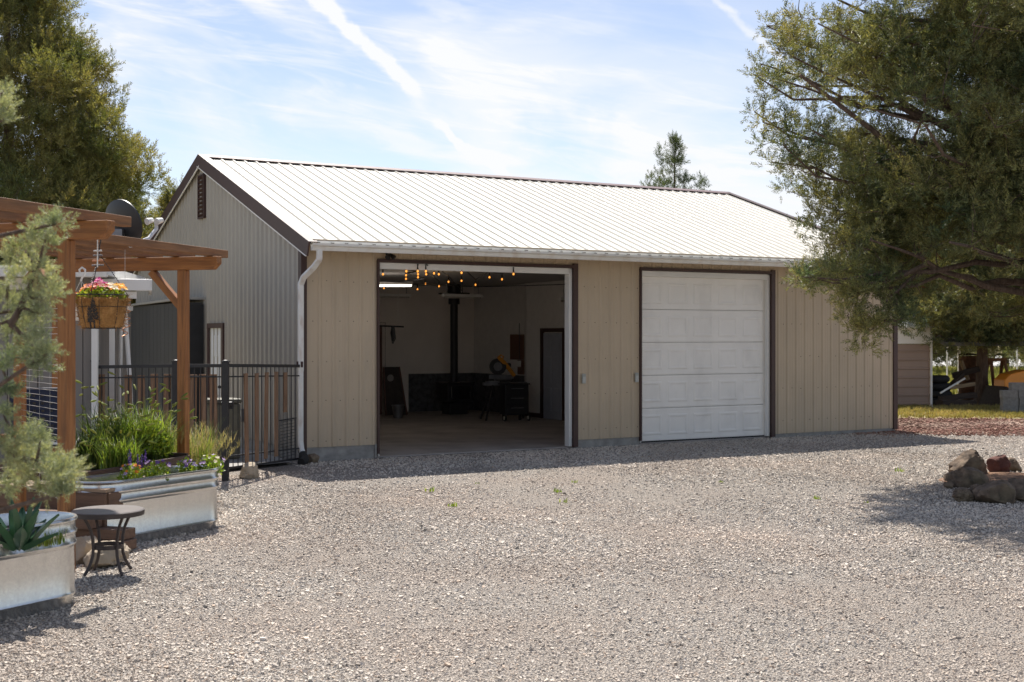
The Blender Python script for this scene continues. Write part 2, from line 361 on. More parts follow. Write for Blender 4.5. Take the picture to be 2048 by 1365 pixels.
m_dry = mat('drywall', (.80, .73, .67), .9, var=.06, scale=1.2, streak=((.66, .59, .54), .8, (1, 1, .6), .4))
m_ceil = mat('ceiling_board', (.50, .48, .46), .9, var=.06)
m_black = mat('black_iron', (.02, .02, .022), .5, var=.2)
m_door = mat('white_garage_door', (.87, .85, .81), .5, var=.03, scale=2, streak=((.62, .60, .57), 3.0, (1, 1, .5), .35))
m_rub = mat('black_rubber', (.015, .015, .015), .8)

def profile(x0, x1, pitch, rib, rw0, rw1, minor=0.0, start=0.0):
    """(x, height) points of a ribbed steel sheet."""
    P = [(x0, 0.0)]; k = math.ceil((x0 - start) / pitch); 
    while start + k * pitch < x1 + pitch:
        c = start + k * pitch
        for dx, h in ((-rw0, 0), (-rw1, rib), (rw1, rib), (rw0, 0)):
            if x0 < c + dx < x1: P.append((c + dx, h))
        if minor:
            for f in (0.36, 0.64):
                for dx, h in ((-.014, 0), (-.006, minor), (.006, minor), (.014, 0)):
                    if x0 < c + f * pitch + dx < x1: P.append((c + f * pitch + dx, h))
        k += 1
    P.append((x1, 0.0)); return P
def ribbed(mb, P, lo, hi, place):
    """strip between lo(x) and hi(x); place(x, t, h) -> point."""
    V = []; F = []
    for x, h in P: V += [place(x, lo(x), h), place(x, hi(x), h)]
    for i in range(len(P) - 1): F.append((2 * i, 2 * i + 2, 2 * i + 3, 2 * i + 1))
    mb.add(V, F)
G = thing('garage', 'long beige ribbed metal garage with white roof, an open bay and a closed white door', 'garage', (GX, GY, 0), GRZ)
D1 = (1.28, 4.955); D2 = (6.41, 9.45); DT = 3.12; PITCH = .2286
SL = (ZR - ZE) / (GW / 2 + OH)
def front(mb, x0, x1, z0, z1):
    ribbed(mb, profile(x0, x1, PITCH, .020, .034, .014, .003, .05), lambda x: z0, lambda x: z1, lambda x, t, h: (x, -h, t))
mb = MB()
ZT = 3.42
front(mb, .06, D1[0], .20, ZT); front(mb, D1[0], D1[1], DT, ZT); front(mb, D1[1], D2[0], .12, ZT); front(mb, D2[0], D2[1], DT, ZT); front(mb, D2[1], GL - .06, .05, ZT)
mb.m = 1
k = 0
while .05 + k * PITCH < GL - .1:                      # screw rows
    x = .05 + (k + .5) * PITCH
    for z in (.30, .92, 1.54, 2.17, 2.80):
        if D1[0] - .05 < x < D1[1] + .08 or D2[0] - .05 < x < D2[1] + .08: continue
        if random.random() < .9: mb.box((x + random.gauss(0, .004), -.004, z + random.gauss(0, .006)), (.013, .010, .013))
    k += 1
mb.build('wall', [m_beige, m_screw], G)
def gtop(y): return ZE + SL * (min(y, GW - y) + OH) - .05
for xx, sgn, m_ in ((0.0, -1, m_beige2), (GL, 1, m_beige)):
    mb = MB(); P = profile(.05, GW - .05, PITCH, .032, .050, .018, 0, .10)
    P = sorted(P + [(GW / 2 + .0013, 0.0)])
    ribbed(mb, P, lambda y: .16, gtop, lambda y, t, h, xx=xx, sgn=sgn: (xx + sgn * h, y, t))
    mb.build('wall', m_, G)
mb = MB(); ribbed(mb, profile(0, GL, PITCH, .02, .034, .014), lambda x: .16, lambda x: ZT, lambda x, t, h: (x, GW + h, t)); mb.build('wall', m_beige, G)
# roof, both slopes with raised ribs
cs = 1 / math.hypot(1, SL)
mb = MB()
RO = .10
def front_roof(x, t, h): return (x, t - h * SL * cs, ZE + SL * (t + OH) + h * cs)
def back_roof(x, t, h): return (x, GW - t + h * SL * cs, ZE + SL * (t + OH) + h * cs)
PR = profile(-RO, GL + RO, PITCH, .024, .034, .013, .0025, .06)
ribbed(mb, PR, lambda x: -OH - .04, lambda x: GW / 2, front_roof); ribbed(mb, PR, lambda x: -OH, lambda x: GW / 2, back_roof)
mb.m = 1
for k in range(57):
    x = .06 + (k + .5) * PITCH
    for j, t in enumerate((-.45, .55, 1.55, 2.55, 3.55, 4.55, 5.2)):
        if x < GL and random.random() < .9:
            c = Vector(front_roof(x - .05, t, .003)); mb.box(c, (.012, .012, .008))
mb.m = 2
for k in range(57):                                   # foam closures under the eave ribs
    x = .06 + k * PITCH; mb.box((x, -OH - .035, ZE - .001), (.040, .02, .034))
roof = mb.build('roof', [m_roof, m_screw, m_rub], G)
mb = MB()                                             # ridge cap
for s in (1, -1):
    mb.prism([(-RO - .01, GW / 2, ZR + .032), (-RO - .01, GW / 2, ZR + .044), (-RO - .01, GW / 2 - s * .20, ZR + .044 - .20 * SL), (-RO - .01, GW / 2 - s * .20, ZR + .032 - .20 * SL)], (GL + 2 * RO + .02, 0, 0))
m_cap = mat('ridge_cap_paint', (.16, .095, .08), .4, var=.08)
mb.build('ridge_cap', m_cap, roof)
for xx, sgn in ((-RO, -1), (GL + RO, 1)):             # rake trims: fascia board and the cap flange over the sheet
    for s in (0, 1):
        mb = MB(); f = front_roof if s == 0 else back_roof
        ye, yr = -OH - .05, GW / 2
        for (x0, x1, h0, h1) in ((xx - .012, xx + .012, -.19, .042), (xx - sgn * .012, xx - sgn * .14, .030, .042)):
            q = [f(x0, ye, h0), f(x1, ye, h0), f(x1, ye, h1), f(x0, ye, h1)]; q2 = [f(x0, yr, h0), f(x1, yr, h0), f(x1, yr, h1), f(x0, yr, h1)]
            if h0 < 0: q2 = [(p[0], yr, ZR + (-.20 if i < 2 else .044)) for i, p in enumerate(q2)]
            mb.add(q + q2, [(0, 1, 2, 3), (7, 6, 5, 4), (0, 4, 5, 1), (1, 5, 6, 2), (2, 6, 7, 3), (3, 7, 4, 0)])
        mb.build('rake_trim', m_brown, roof)
mb = MB()                                             # white edging strip under the rake board
for s, f in ((0, front_roof), (1, back_roof)):
    a, b_ = Vector(f(-RO - .004, -OH, -.20)), Vector(f(-RO - .004, GW / 2, -.20)); mb.beam(a, b_, .022, .018)
mb.build('edging_strip', m_white, roof)
mb = MB(); mb.box((GL / 2, -.24, 3.405), (GL, .48, .02)); mb.build('soffit', m_beige, G)
mb = MB(); mb.box((GL / 2, -OH + .01, 3.325), (GL + .1, .02, .13)); mb.build('fascia', m_white, G)
# K-style gutter
mb = MB(); y0 = -OH - .002
prof = [(0, .02), (0, .105), (-.012, .105), (-.012, .03), (-.075, .03), (-.083, .07), (-.112, .085), (-.112, .108), (-.128, .110), (-.128, .075), (-.098, .058), (-.085, .0), (-.01, .0)]
mb.prism([(-.06, y0 + y, 3.235 + z) for y, z in prof], (GL + .12, 0, 0))
mb.build('gutter', m_gutter, G, bevel=0)
# downspout at the front left corner
mb = MB()
def duct(mb, pts, w, d):
    for i in range(len(pts) - 1):
        a, b_ = Vector(pts[i]), Vector(pts[i + 1]); t = (b_ - a).normalized(); mb.beam(a - t * .012, b_ + t * .012, w, d, up=(0, -1, .01))
duct(mb, [(.06, -.56, 3.24), (.06, -.56, 3.10), (.02, -.44, 2.99), (-.045, -.16, 2.84), (-.055, -.07, 2.74), (-.055, -.065, 1.4)], .085, .068)
duct(mb, [(-.055, -.065, 1.4), (-.055, -.065, .30), (-.055, -.10, .19), (-.055, -.19, .10)], .078, .062)
m_spout = mat('downspout_paint', (.74, .73, .70), .45, var=.05, scale=2, streak=((.36, .18, .07), 9.0, (1, 1, .35), .55))
sp = mb.build('downspout', m_spout, G, bevel=.012)
mb = MB(); mb.tube([(-.055, -.15, .13), (-.06, -.24, .06), (-.10, -.34, .03), (-.18, -.42, .02)], [.055, .075, .07, .06], 10); mb.build('drain_hose', m_rub, sp, smooth=True)
# corner posts, foundation
for x in (0.0, GL):
    mb = MB(); mb.prism([(x - .035, -.032, .12), (x + .06, -.032, .12), (x + .06, .02, .12), (x + .02, .02, .12), (x + .02, .11, .12), (x - .035, .11, .12)] if x == 0 else
                        [(x + .035, .11, .03), (x - .02, .11, .03), (x - .02, .02, .03), (x - .075, .02, .03), (x - .075, -.032, .03), (x + .035, -.032, .03)], (0, 0, 3.28))
    mb.build('corner_trim', m_brown, G)
mb = MB()
for x0, x1, zt in ((.0, D1[0] - .03, .215), (D1[1] + .06, D2[0] - .03, .135), (D2[1] + .06, GL, .065)):
    mb.box(((x0 + x1) / 2, .085, zt / 2 - .1), (x1 - x0, .15, zt + .2))
mb.box((.085, GW / 2 + .08, .0), (.15, GW - .18, .36)); mb.box((GL - .085, GW / 2 + .08, .0), (.15, GW - .18, .2)); mb.box((GL / 2, GW - .06, .0), (GL - .36, .15, .36))
mb.build('foundation', m_conc, G)
mb = MB(); mb.box((GL / 2, GW / 2 + .02, -.11), (GL - .36, GW - .1, .22)); 
for d in (D1, D2): mb.box(((d[0] + d[1]) / 2, -.02, -.12), (d[1] - d[0] + .02, .11, .20))
mb.build('concrete_floor', m_slab, G)
# bay trims and jambs
for d, openbay in ((D1, True), (D2, False)):
    tr = MB(); x0, x1 = d
    tr.box((x0 - .018, -.02, 1.6), (.035, .055, 3.1)); tr.box((x1 + .045, -.02, 1.6), (.09, .055, 3.2)) if True else None
    tr.box(((x0 + x1) / 2 + .02, -.02, DT + .028), (x1 - x0 + .09, .057, .055))
    t = tr.build('door_trim', m_brown, G)
    j = MB(); jd = .14
    j.box(((x0 + x1) / 2, .085, DT - .052), (x1 - x0 - .07, jd, .10)); j.box((x1 - .032, .085, 1.56), (.062, jd, 3.10)); j.box((x0 + .012, .085, 1.56), (.022, jd, 3.10))
    j.build('door_jamb', m_white, t, bevel=.004)
    bt = MB(); bt.box((x0 - .055, .0, .10), (.03, .05, .22)); bt.build('conduit', m_conc, t) if openbay else None
# the closed sectional door: five sections of five raised panels
mb = MB(); x0, x1 = D2[0] + .03, D2[1] - .07; hs = (DT - .12) / 5; yd = .10
for s in range(5):
    z0 = .025 + s * hs; z1 = z0 + hs - .008
    mb.box(((x0 + x1) / 2, yd + .03, (z0 + z1) / 2), (x1 - x0, .045, z1 - z0))
    for p in range(5):
        pw = (x1 - x0) / 5; a, b_ = x0 + p * pw + .065, x0 + (p + 1) * pw - .065; c, d_ = z0 + .10, z1 - .11; y = yd + .0075
        for (i0, i1, h0, h1) in ((0, .018, .0, .008), (.018, .040, .008, .008), (.040, .062, .008, .001)):
            q = []
            for ins, h in ((i0, h0), (i1, h1)):
                q += [(a + ins, y - h, c + ins), (b_ - ins, y - h, c + ins), (b_ - ins, y - h, d_ - ins), (a + ins, y - h, d_ - ins)]
            mb.add(q, [(i, (i + 1) % 4, (i + 1) % 4 + 4, i + 4) for i in range(4)])
        # faint pressed bead across the section
    for zz in (z0 + .03, z1 - .035): mb.box(((x0 + x1) / 2, yd + .005, zz), (x1 - x0, .006, .007))
gd = mb.build('garage_door', m_door, G)
mb = MB(); mb.box(((x0 + x1) / 2, yd + .02, .012), (x1 - x0, .05, .03)); mb.build('bottom_seal', m_rub, gd)
mb = MB(); mb.box((x1 + .006, yd + .0, 1.55), (.012, .03, 3.05)); mb.build('weather_strip', m_gutter, gd)
# gable louvre and side door on the left gable
vt = MB(); yc, zc = 5.42, 4.62
for yy in (yc - .19, yc + .19): vt.box((-.035, yy, zc), (.07, .03, .82))
for zz in (zc - .41, zc + .41): vt.box((-.035, yc, zz), (.07, .41, .03))
vt.box((-.004, yc, zc), (.008, .36, .8))
gv = vt.build('gable_vent', m_brown, G)
vt = MB()
for i in range(10): vt.box((-.045, yc, zc - .36 + i * .08), (.055, .35, .012), (Vector((.75, 0, -.66)), Vector((0, 1, 0)), Vector((.66, 0, .75))))
vt.build('louvre', m_brown, gv)
sdm = mat('pale_door', (.66, .68, .70), .5, var=.04)
fr = MB()
fr.box((-.02, 4.03, 1.08), (.09, .09, 2.10)); fr.box((-.02, 4.95, 1.08), (.09, .09, 2.10)); fr.box((-.02, 4.49, 2.13), (.092, 1.01, .09))
dr = MB(); dr.box((-.005, 4.49, 1.07), (.03, .83, 2.03))
for zz, hh in ((.45, .5), (1.12, .55), (1.75, .4)):
    for yy in (4.28, 4.70): dr.box((-.022, yy, zz), (.010, .28, hh))
d = dr.build('side_door', sdm, G, bevel=.005); fr.build('door_frame', m_brown, d)
mb = MB(); mb.ball((-.07, 4.17, 1.0), .032); mb.tube([(-.02, 4.17, 1.0), (-.07, 4.17, 1.0)], .012); mb.build('handle', m_black, d, smooth=True)

# ---- inside
CZ = 3.22
mb = MB(); mb.box((GL / 2, GW / 2, CZ + .05), (GL - .2, GW - .2, .10)); mb.build('ceiling', m_ceil, G)
mb = MB()
mb.box((.14, GW / 2, 1.6), (.06, GW - .3, 3.24)); mb.box((GL / 2, GW - .14, 1.6), (GL - .36, .06, 3.24)); mb.box((GL - .14, GW / 2, 1.6), (.06, GW - .3, 3.24))
for x0, x1, z0 in ((.17, D1[0], 0), (D1[0], D1[1], DT + .02), (D1[1], D2[0], 0), (D2[0], D2[1], DT + .02), (D2[1], GL - .17, 0)): mb.box(((x0 + x1) / 2, .17, (z0 + 3.22) / 2), (x1 - x0, .03, 3.22 - z0))
mb.build('interior_wall', m_dry, G)
mb = MB(); mb.box((8.74, 9.25, 1.6), (.12, 2.94, 3.22)); mb.box((8.57, 6.0, 1.6), (.12, 3.55, 3.22)); mb.box((8.655, 7.74, 1.6), (.29, .08, 3.22)); mb.box((10.7, 4.26, 1.6), (4.13, .08, 3.22))
mb.build('interior_wall', mat('drywall_partition', (.74, .71, .68), .9, var=.05), G)
mb = MB(); mb.box((8.50, 7.34, .05), (.022, .80, .10)); mb.build('baseboard', m_brown, G)
wm = mat('dark_stone_panel', (.085, .085, .09), .9, var=.5, scale=9, bump=.8, bscale=14)
mb = MB(); mb.box((7.72, 10.695, .48), (1.86, .05, .97)); mb.box((8.655, 9.2, .48), (.05, 2.85, .97)); mb.build('wainscot', wm, G)
idm = mat('interior_door_paint', (.36, .38, .44), .6, var=.05)
dr = MB(); yc = 6.4
dr.box((8.49, yc, 1.0), (.04, .86, 2.0))
for zz, hh in ((.45, .55), (1.15, .6), (1.72, .28)):
    for yy in (yc - .2, yc + .2): dr.box((8.466, yy, zz), (.012, .26, hh))
d = dr.build('interior_door', idm, G, bevel=.004)
fr = MB(); fr.box((8.48, yc - .49, 1.02), (.075, .09, 2.04)); fr.box((8.48, yc + .49, 1.02), (.075, .09, 2.04)); fr.box((8.48, yc, 2.07), (.077, 1.07, .09)); fr.build('door_frame', m_brown, d)
mb = MB(); mb.box((5.35, 10.70, 2.27), (1.6, .012, .012)); mb.box((6.14, 10.70, 1.6), (.012, .012, 1.35)); mb.build('drywall_seam', mat('seam_paint', (.36, .32, .29), .9), G)

# things fixed to or standing in the garage (garage frame coordinates through gw)
def gthing(name, label, cat, a, b, z=0.0, rz=0.0, group=None): return thing(name, label, cat, gw(a, b, z), GRZ + rz, group)
t = gthing('security_light', 'small black floodlight fixed above the left end of the open bay', 'light', 1.44, -.02, 3.24)
mb = MB(); mb.box((0, -.012, .02), (.09, .025, .07)); mb.tube([(0, -.02, .02), (0, -.08, -.01)], .012); mb.build('bracket', m_black, t)
for s in (-1, 1):
    mb = MB(); mb.tube([(s * .015, -.07, 0), (s * .06, -.11, -.05)], [.025, .045], 12); mb.build('lamp_head', m_black, t, smooth=True)
for a, lab in ((5.17, 'small grey keypad box on the beige wall just right of the open bay'), (6.30, 'small grey keypad box on the beige wall beside the closed white door')):
    t = gthing('keypad', lab, 'keypad', a, -.021, 1.19, group='keypad boxes between the bays')
    mb = MB(); mb.box((0, -.014, .0), (.075, .026, .17)); mb.build('cover', mat('keypad_grey', (.36, .37, .34), .5), t, bevel=.006)
    mb = MB(); mb.box((0, -.029, -.02), (.055, .006, .11)); mb.build('flap', mat('keypad_flap', (.45, .46, .43), .5), t)

# stove
t = gthing('wood_stove', 'black wood stove with tall black flue pipe against the dark stone panel', 'stove', 7.4, 9.3, 0)
mb = MB(); mb.box((0, 0, .15), (.50, .45, .30)); mb.build('pedestal', m_black, t, bevel=.01)
mb = MB(); mb.box((0, 0, .54), (.70, .60, .44)); mb.box((0, 0, .775), (.76, .66, .03)); body = mb.build('firebox', m_black, t, bevel=.012)
mb = MB(); mb.box((0, -.31, .54), (.52, .03, .32)); dd = mb.build('stove_door', mat('stove_glass', (.008, .008, .01), .15), t, bevel=.01)
mb = MB(); mb.tube([(.22, -.33, .54), (.22, -.39, .54), (.22, -.39, .46)], .010); mb.build('handle', m_black, dd)
mb = MB(); mb.tube([(0, .05, .79), (0, .05, 2.75)], .095, 16); mb.tube([(0, .05, 2.72), (0, .05, 2.98)], .14, 16); mb.tube([(0, .05, 2.98), (0, .05, CZ - .01)], .17, 16); mb.build('flue_pipe', m_black, t, smooth=True)
mb = MB(); mb.box((0, .05, 2.985), (.62, .50, .035)); mb.build('ceiling_plate', m_black, t)

# mitre saw on its folding stand
m_steel = mat('grey_steel', (.20, .20, .21), .4, metal=.7)
m_yel = mat('yellow_plastic', (.65, .27, .02), .45, var=.08)
p = at(1010, 836, 29.3)
t = thing('saw_stand', 'dark folding tool stand carrying the yellow mitre saw', 'tool stand', (p.x, p.y, 0), R(15))
mb = MB(); mb.box((0, 0, .83), (1.05, .10, .07)); mb.box((-.3, 0, .88), (.3, .2, .03)); mb.build('crossbar', m_steel, t)
for sx, sy in ((-1, -1), (-1, 1), (1, -1), (1, 1)):
    mb = MB(); mb.beam((sx * .30, sy * .06, .80), (sx * .52, sy * .28, .0), .035, .035); mb.build('leg', m_black, t)
t2 = thing('mitre_saw', 'yellow and black mitre saw on the tool stand in the open bay', 'saw', (p.x - .05, p.y, .897), R(15))
mb = MB(); mb.lathe([(.19, 0), (.21, .03), (.20, .05)], 20); mb.box((0, .12, .09), (.60, .03, .09)); mb.box((.0, 0, .055), (.5, .12, .012)); mb.build('base', m_steel, t2)
mb = MB(); mb.tube([(.30, .12, .12), (.16, .05, .28), (.02, 0, .42), (-.12, -.05, .55)], [.05, .05, .06, .04], 10); mb.build('arm', m_yel, t2, smooth=True)
mb = MB(); mb.tube([(-.12, -.045, .33), (-.12, .045, .33)], .19, 24); mb.build('blade_guard', m_black, t2)
mb = MB(); mb.tube([(-.13, -.06, .33), (-.13, -.049, .33)], .10, 24); mb.build('blade', m_steel, t2)
mb = MB(); mb.tube([(.08, .06, .34), (.20, .18, .36)], .055, 12); mb.build('motor', m_black, t2, smooth=True)
mb = MB(); mb.tube([(-.12, -.05, .55), (-.06, -.05, .60), (.0, -.04, .56), (-.02, -.02, .46)], .016, 8); mb.build('handle', m_yel, t2, smooth=True)
# black tool chest on casters
p = at(1028, 838, 29.0)
t = thing('tool_chest', 'black wheeled tool chest under the mitre saw with pale wheel hubs', 'tool chest', (p.x, p.y, 0), R(20))
mb = MB(); mb.box((0, 0, .48), (.56, .42, .68)); body = mb.build('cabinet', mat('chest_black', (.012, .013, .016), .4), t, bevel=.01)
mb = MB(); mb.box((0, 0, .84), (.62, .46, .035)); mb.build('worktop', m_black, t, bevel=.006)
for i in range(3):
    mb = MB(); mb.box((0, -.216, .70 - i * .22), (.50, .012, .18)); dd = mb.build('drawer', m_black, t)
    mb = MB(); mb.box((0, -.23, .74 - i * .22), (.30, .02, .018)); mb.build('handle', m_steel, dd)
for sx in (-1, 1):
    mb = MB(); mb.tube([(sx * .27, -.20, .075), (sx * .31, -.20, .075)], .075, 16); w = mb.build('wheel', m_rub, t)
    w.rotation_euler = (0, 0, 0)
    mb = MB(); mb.tube([(sx * .262, -.20, .075), (sx * .318, -.20, .075)], .045, 14); mb.build('hub', mat('hub_white', (.6, .58, .52), .6), w)
    mb = MB(); mb.box((sx * .2, .15, .07), (.05, .05, .14)); mb.build('leg', m_black, t)
# tall plywood boards on the partition
m_ply = mat('brown_board', (.17, .085, .055), .8, var=.2, scale=4, stretch=(1, 1, .3))
t = tag(MB().box((0, 0, 0), (.02, .95, .62)).build('wall_board', m_ply), 'square brown board mounted high on the partition beside the saw', 'board'); t.location = gw(8.669, 8.28, 1.66); t.rotation_euler = (0, 0, GRZ)
t = tag(MB().box((0, 0, 0), (.02, .62, .36)).build('wall_board', m_ply), 'smaller brown board with a white outlet below the square board', 'board'); t.location = gw(8.669, 8.07, 1.165); t.rotation_euler = (0, 0, GRZ)
t = gthing('wall_outlet', 'white outlet box on the smaller brown board inside the bay', 'outlet', 8.655, 8.25, 1.25)
mb = MB(); mb.box((-.02, 0, 0), (.03, .14, .15)); mb.build('cover', m_white, t, bevel=.005); mb = MB(); mb.tube([(-.02, 0, .07), (-.02, -.01, .6), (-.02, .0, 1.0)], .008, 6); mb.build('cable', m_black, t)
# cabinet, leaning panel, bucket, hanging rail at the left of the bay
t = gthing('storage_cabinet', 'tall reddish wooden cabinet at the left edge of the open bay', 'cabinet', 5.45, 10.2, 0)
m_red = mat('reddish_wood', (.13, .06, .045), .7, var=.2, scale=5, stretch=(1, 1, .2))
mb = MB(); mb.box((0, 0, 1.1), (.55, .5, 2.2)); mb.build('carcass', m_red, t, bevel=.006)
for s in (-1, 1):
    mb = MB(); mb.box((s * .135, -.26, 1.1), (.25, .02, 2.1)); dd = mb.build('cabinet_door', m_red, t, bevel=.004); mb = MB(); mb.box((s * .03, -.28, 1.1), (.015, .025, .12)); mb.build('handle', m_steel, dd)
p = at(792, 826, 31.0)
t = thing('cornhole_board', 'dark wooden board with a round hole leaning on the back wall', 'board', (p.x, p.y, 0), GRZ)
mb = MB(); mb.prism([(-.28, 0, 0), (.30, 0, 0), (.22, .28, 1.16), (-.22, .28, 1.16)], (0, .03, .01)); mb.build('face', mat('dark_board', (.05, .04, .035), .8, var=.3), t)
mb = MB(); mb.tube([(-.06, .205, .90), (-.06, .19, .90)], .085, 18); mb.build('hole', mat('pale_disc', (.30, .28, .26), .8), t)
mb = MB(); mb.beam((-.27, -.012, .01), (-.21, .268, 1.17), .03, .02); mb.beam((.29, -.012, .01), (.21, .268, 1.17), .03, .02); mb.build('edge_strip', m_red, t)
p = at(796, 838, 29.8)
t = thing('bucket', 'grey metal bucket on the floor before the leaning dark board', 'bucket', (p.x, p.y, 0.0))
mb = MB(); mb.lathe([(.10, 0), (.145, .30), (.152, .30), (.152, .31), (.140, .31), (.10, .02)], 18); mb.build('pail', m_steel, t, smooth=True)
mb = MB(); mb.tube([(-.15, 0, .30), (-.10, -.1, .24), (0, -.15, .21), (.10, -.1, .24), (.15, 0, .30)], .004, 6); mb.build('handle', m_steel, t)
p = at(782, 654, 29.5)
t = thing('hanging_rack', 'dark rail hung from the ceiling on thin lines with gear dangling from it', 'rack', p, GRZ)
mb = MB(); mb.beam((-.6, 0, .03), (.32, 0, 0), .04, .035); mb.build('rail', m_black, t)
for x in (-.45, .18):
    mb = MB(); mb.tube([(x, 0, .02), (x, 0, CZ - p.z)], .006, 5); mb.build('hanger', m_gutter, t)
mb = MB()
for i in range(7): mb.tube([(.02 + i * .01, 0, 0), (.0 + i * .02, .01, -.15 - .02 * i), (.03 + i * .008, 0, -.30 - random.random() * .1)], .012, 5)
mb.build('strap', m_black, t)
# shop lights
def shop_light(px, py, Y, lit, label, L_, rz):
    p = at(px, py, Y); t = thing('shop_light', label, 'light', p, rz, 'strip lights hung from the garage ceiling')
    mb = MB(); mb.prism([(-L_ / 2, -.07, 0), (-L_ / 2, .07, 0), (-L_ / 2, .03, .06), (-L_ / 2, -.03, .06)], (L_, 0, 0)); mb.build('housing', m_white, t)
    mb = MB(); mb.tube([(-L_ / 2 + .03, 0, -.02), (L_ / 2 - .03, 0, -.02)], .02, 8)
    mb.build('tube', mat('lit_tube', (.9, .88, .8), emit=(1, .92, .78), estr=3.0) if lit else mat('unlit_tube', (.45, .42, .38), .4), t)
    for x in (-L_ / 2 + .1, L_ / 2 - .1):
        mb = MB(); mb.tube([(x, 0, .05), (x, 0, CZ - p.z)], .005, 5); mb.build('hanger', m_steel, t)
shop_light(768, 570, 26.5, True, 'lit white strip light at the upper left inside the open bay', 1.2, 0)
shop_light(774, 593, 30.5, False, 'unlit strip light below the lit one at the left of the bay', 1.2, R(25))
shop_light(925, 594, 29.0, False, 'unlit brownish strip light in front of the black flue pipe', 1.1, R(38))
shop_light(1143, 601, 27.5, False, 'unlit strip light at the right edge of the open bay', .6, R(30))
# string lights
def string_lights():
    pts = [(766, 549), (768, 577), (812.6, 543), (812, 551), (812, 558), (835.4, 543), (836, 549), (836, 555), (851.7, 543), (852.3, 549), (851, 568), (835, 579), (868, 547), (878, 573), (877.5, 549), (897, 564), (923, 546), (923, 562), (925, 592), (951, 570), (979, 555), (1004, 559), (1027, 548.6)]
    t = thing('string_lights', 'string of glowing amber bulbs looped under the garage ceiling', 'string lights', gw(3, 3, 3.1), 0)
    o = t.location; B = []
    for px, py in pts:
        Y = min(31.5, (2.99 - CAMH) * FPX / (HY - py)); p = at(px, py, Y); B.append(p)
    order = sorted(B, key=lambda p: p.y); cord = MB(); run = []
    for strand in (0, 1):
        ps = sorted([p for i, p in enumerate(order) if (p.x > -1.6) == bool(strand)], key=lambda p: p.x if strand else p.y)
        top = [p + Vector((0, 0, .11)) for p in ps]; path = []
        for i in range(len(top) - 1):
            path.append(top[i]); path.append((top[i] + top[i + 1]) / 2 + Vector((0, 0, -.01))); 
        path.append(top[-1])
        cord.tube([q - o for q in path], .012, 5)
        for q in ps: cord.tube([q + Vector((0, 0, .11)) - o, q + Vector((0, 0, .03)) - o], [.008, .017], 6)
    a, b_ = gw(2.0, 3.0, 2.98), gw(8.0, 4.4, 3.06)
    cord.tube([a - o, (a + b_) / 2 - o - Vector((0, 0, .1)), b_ - o], .009, 5)
    cord.build('cord', m_black, t)
    mb_m = mat('amber_bulb', (.9, .5, .1), .3, emit=(1, .34, .05), estr=1.1)
    for p in B:
        m = MB(); m.ball((0, 0, 0), .016, (1, 1, 1.25), 10, 7); b = m.build('bulb', mb_m, t, smooth=True); b.location = p - o
string_lights()
def lamp_light(name, loc, energy, col, size):
    l = bpy.data.lights.new(name, 'POINT'); l.energy = energy; l.color = col; l.shadow_soft_size = size
    ob = bpy.data.objects.new(name, l); COL.objects.link(ob); ob.location = loc
lamp_light('strip_light_glow', at(775, 600, 26.2), 4, (1, .90, .80), .25)      # light given off by the lit strip light
lamp_light('string_bulb_glow', at(870, 585, 25.0), 3.5, (1, .72, .42), .6)       # and by the amber bulbs together

# ------------------------------------------------------------------ pergola
m_wood = mat('stained_cedar', (.20, .072, .018), .6, scale=5, stretch=(.35, 7, 7), col2=(.40, .17, .048), thr=(.3, .72), bump=.35, bscale=9, streak=((.07, .03, .014), 4.0, (.5, 4, 4), .6))
m_wood2 = mat('weathered_cedar', (.18, .08, .032), .7, scale=5, stretch=(.35, 7, 7), col2=(.32, .16, .07), thr=(.3, .72), bump=.35, bscale=9, streak=((.06, .035, .02), 4.0, (.5, 4, 4), .6))
rd = Vector((.303, .953, 0)).normalized(); bd = Vector((-.953, .303, 0)).normalized()
P1 = Vector((-3.69, 10.5, 0)); P2 = Vector((-3.81, 14.7, 0)); P3 = P2 + bd * 1.72
PG = thing('pergola', 'stained cedar pergola with posts, heavy beams and flat rafters left of the garage', 'pergola', (P2.x, P2.y, 0)); o = Vector((P2.x, P2.y, 0))
def pl(name, a, b_, w, h, m=m_wood, par=PG, **k): return plank(name, a - o, b_ - o, w, h, m, par, **k)
Z1, Z2 = 2.737, 2.704
for p, z, zb in ((P1, Z1, -.05), (P2, Z2, -.05), (P3, Z2, -.05)):
    pl('post', p + Vector((0, 0, zb)), p + Vector((0, 0, z)), .105, .105, up=(rd.x, rd.y, 0))
def pbeam(a, b_, z, w=.115, h=.15):
    """beam with both lower corners of its ends chamfered"""
    d = (b_ - a); L_ = d.length; c = .07
    mb = MB(); mb.prism([(-L_ / 2, -w / 2, h / 2), (-L_ / 2, -w / 2, -h / 2 + c), (-L_ / 2 + c, -w / 2, -h / 2), (L_ / 2 - c, -w / 2, -h / 2), (L_ / 2, -w / 2, -h / 2 + c), (L_ / 2, -w / 2, h / 2)], (0, w, 0))
    ob = mb.build('beam', m_wood, PG, bevel=.006); x, y, zz = basis(d); mt = Matrix((x, y, zz)).transposed().to_4x4(); mt.translation = (a + b_) / 2 + Vector((0, 0, z + h / 2)) - o; ob.matrix_basis = mt
pbeam(P1 - bd * .43, P1 + bd * 3.6, Z1 + .002); pbeam(P2 - bd * .47, P2 + bd * 1.86, Z2 + .002)
e1 = Vector((-3.35, 11.04, Z1 + .199)); e2 = Vector((-3.378, 14.92, Z2 + .199))
for i in range(4):
    a = e1 + bd * (.62 * i); pl('rafter', a - rd * 4.2, a, .09, .088, m_wood2)
for i in range(5):
    a = e2 + bd * (.44 * i); pl('rafter', a - rd * 4.55 + Vector((0, 0, .03)), a, .09, .088, m_wood2)
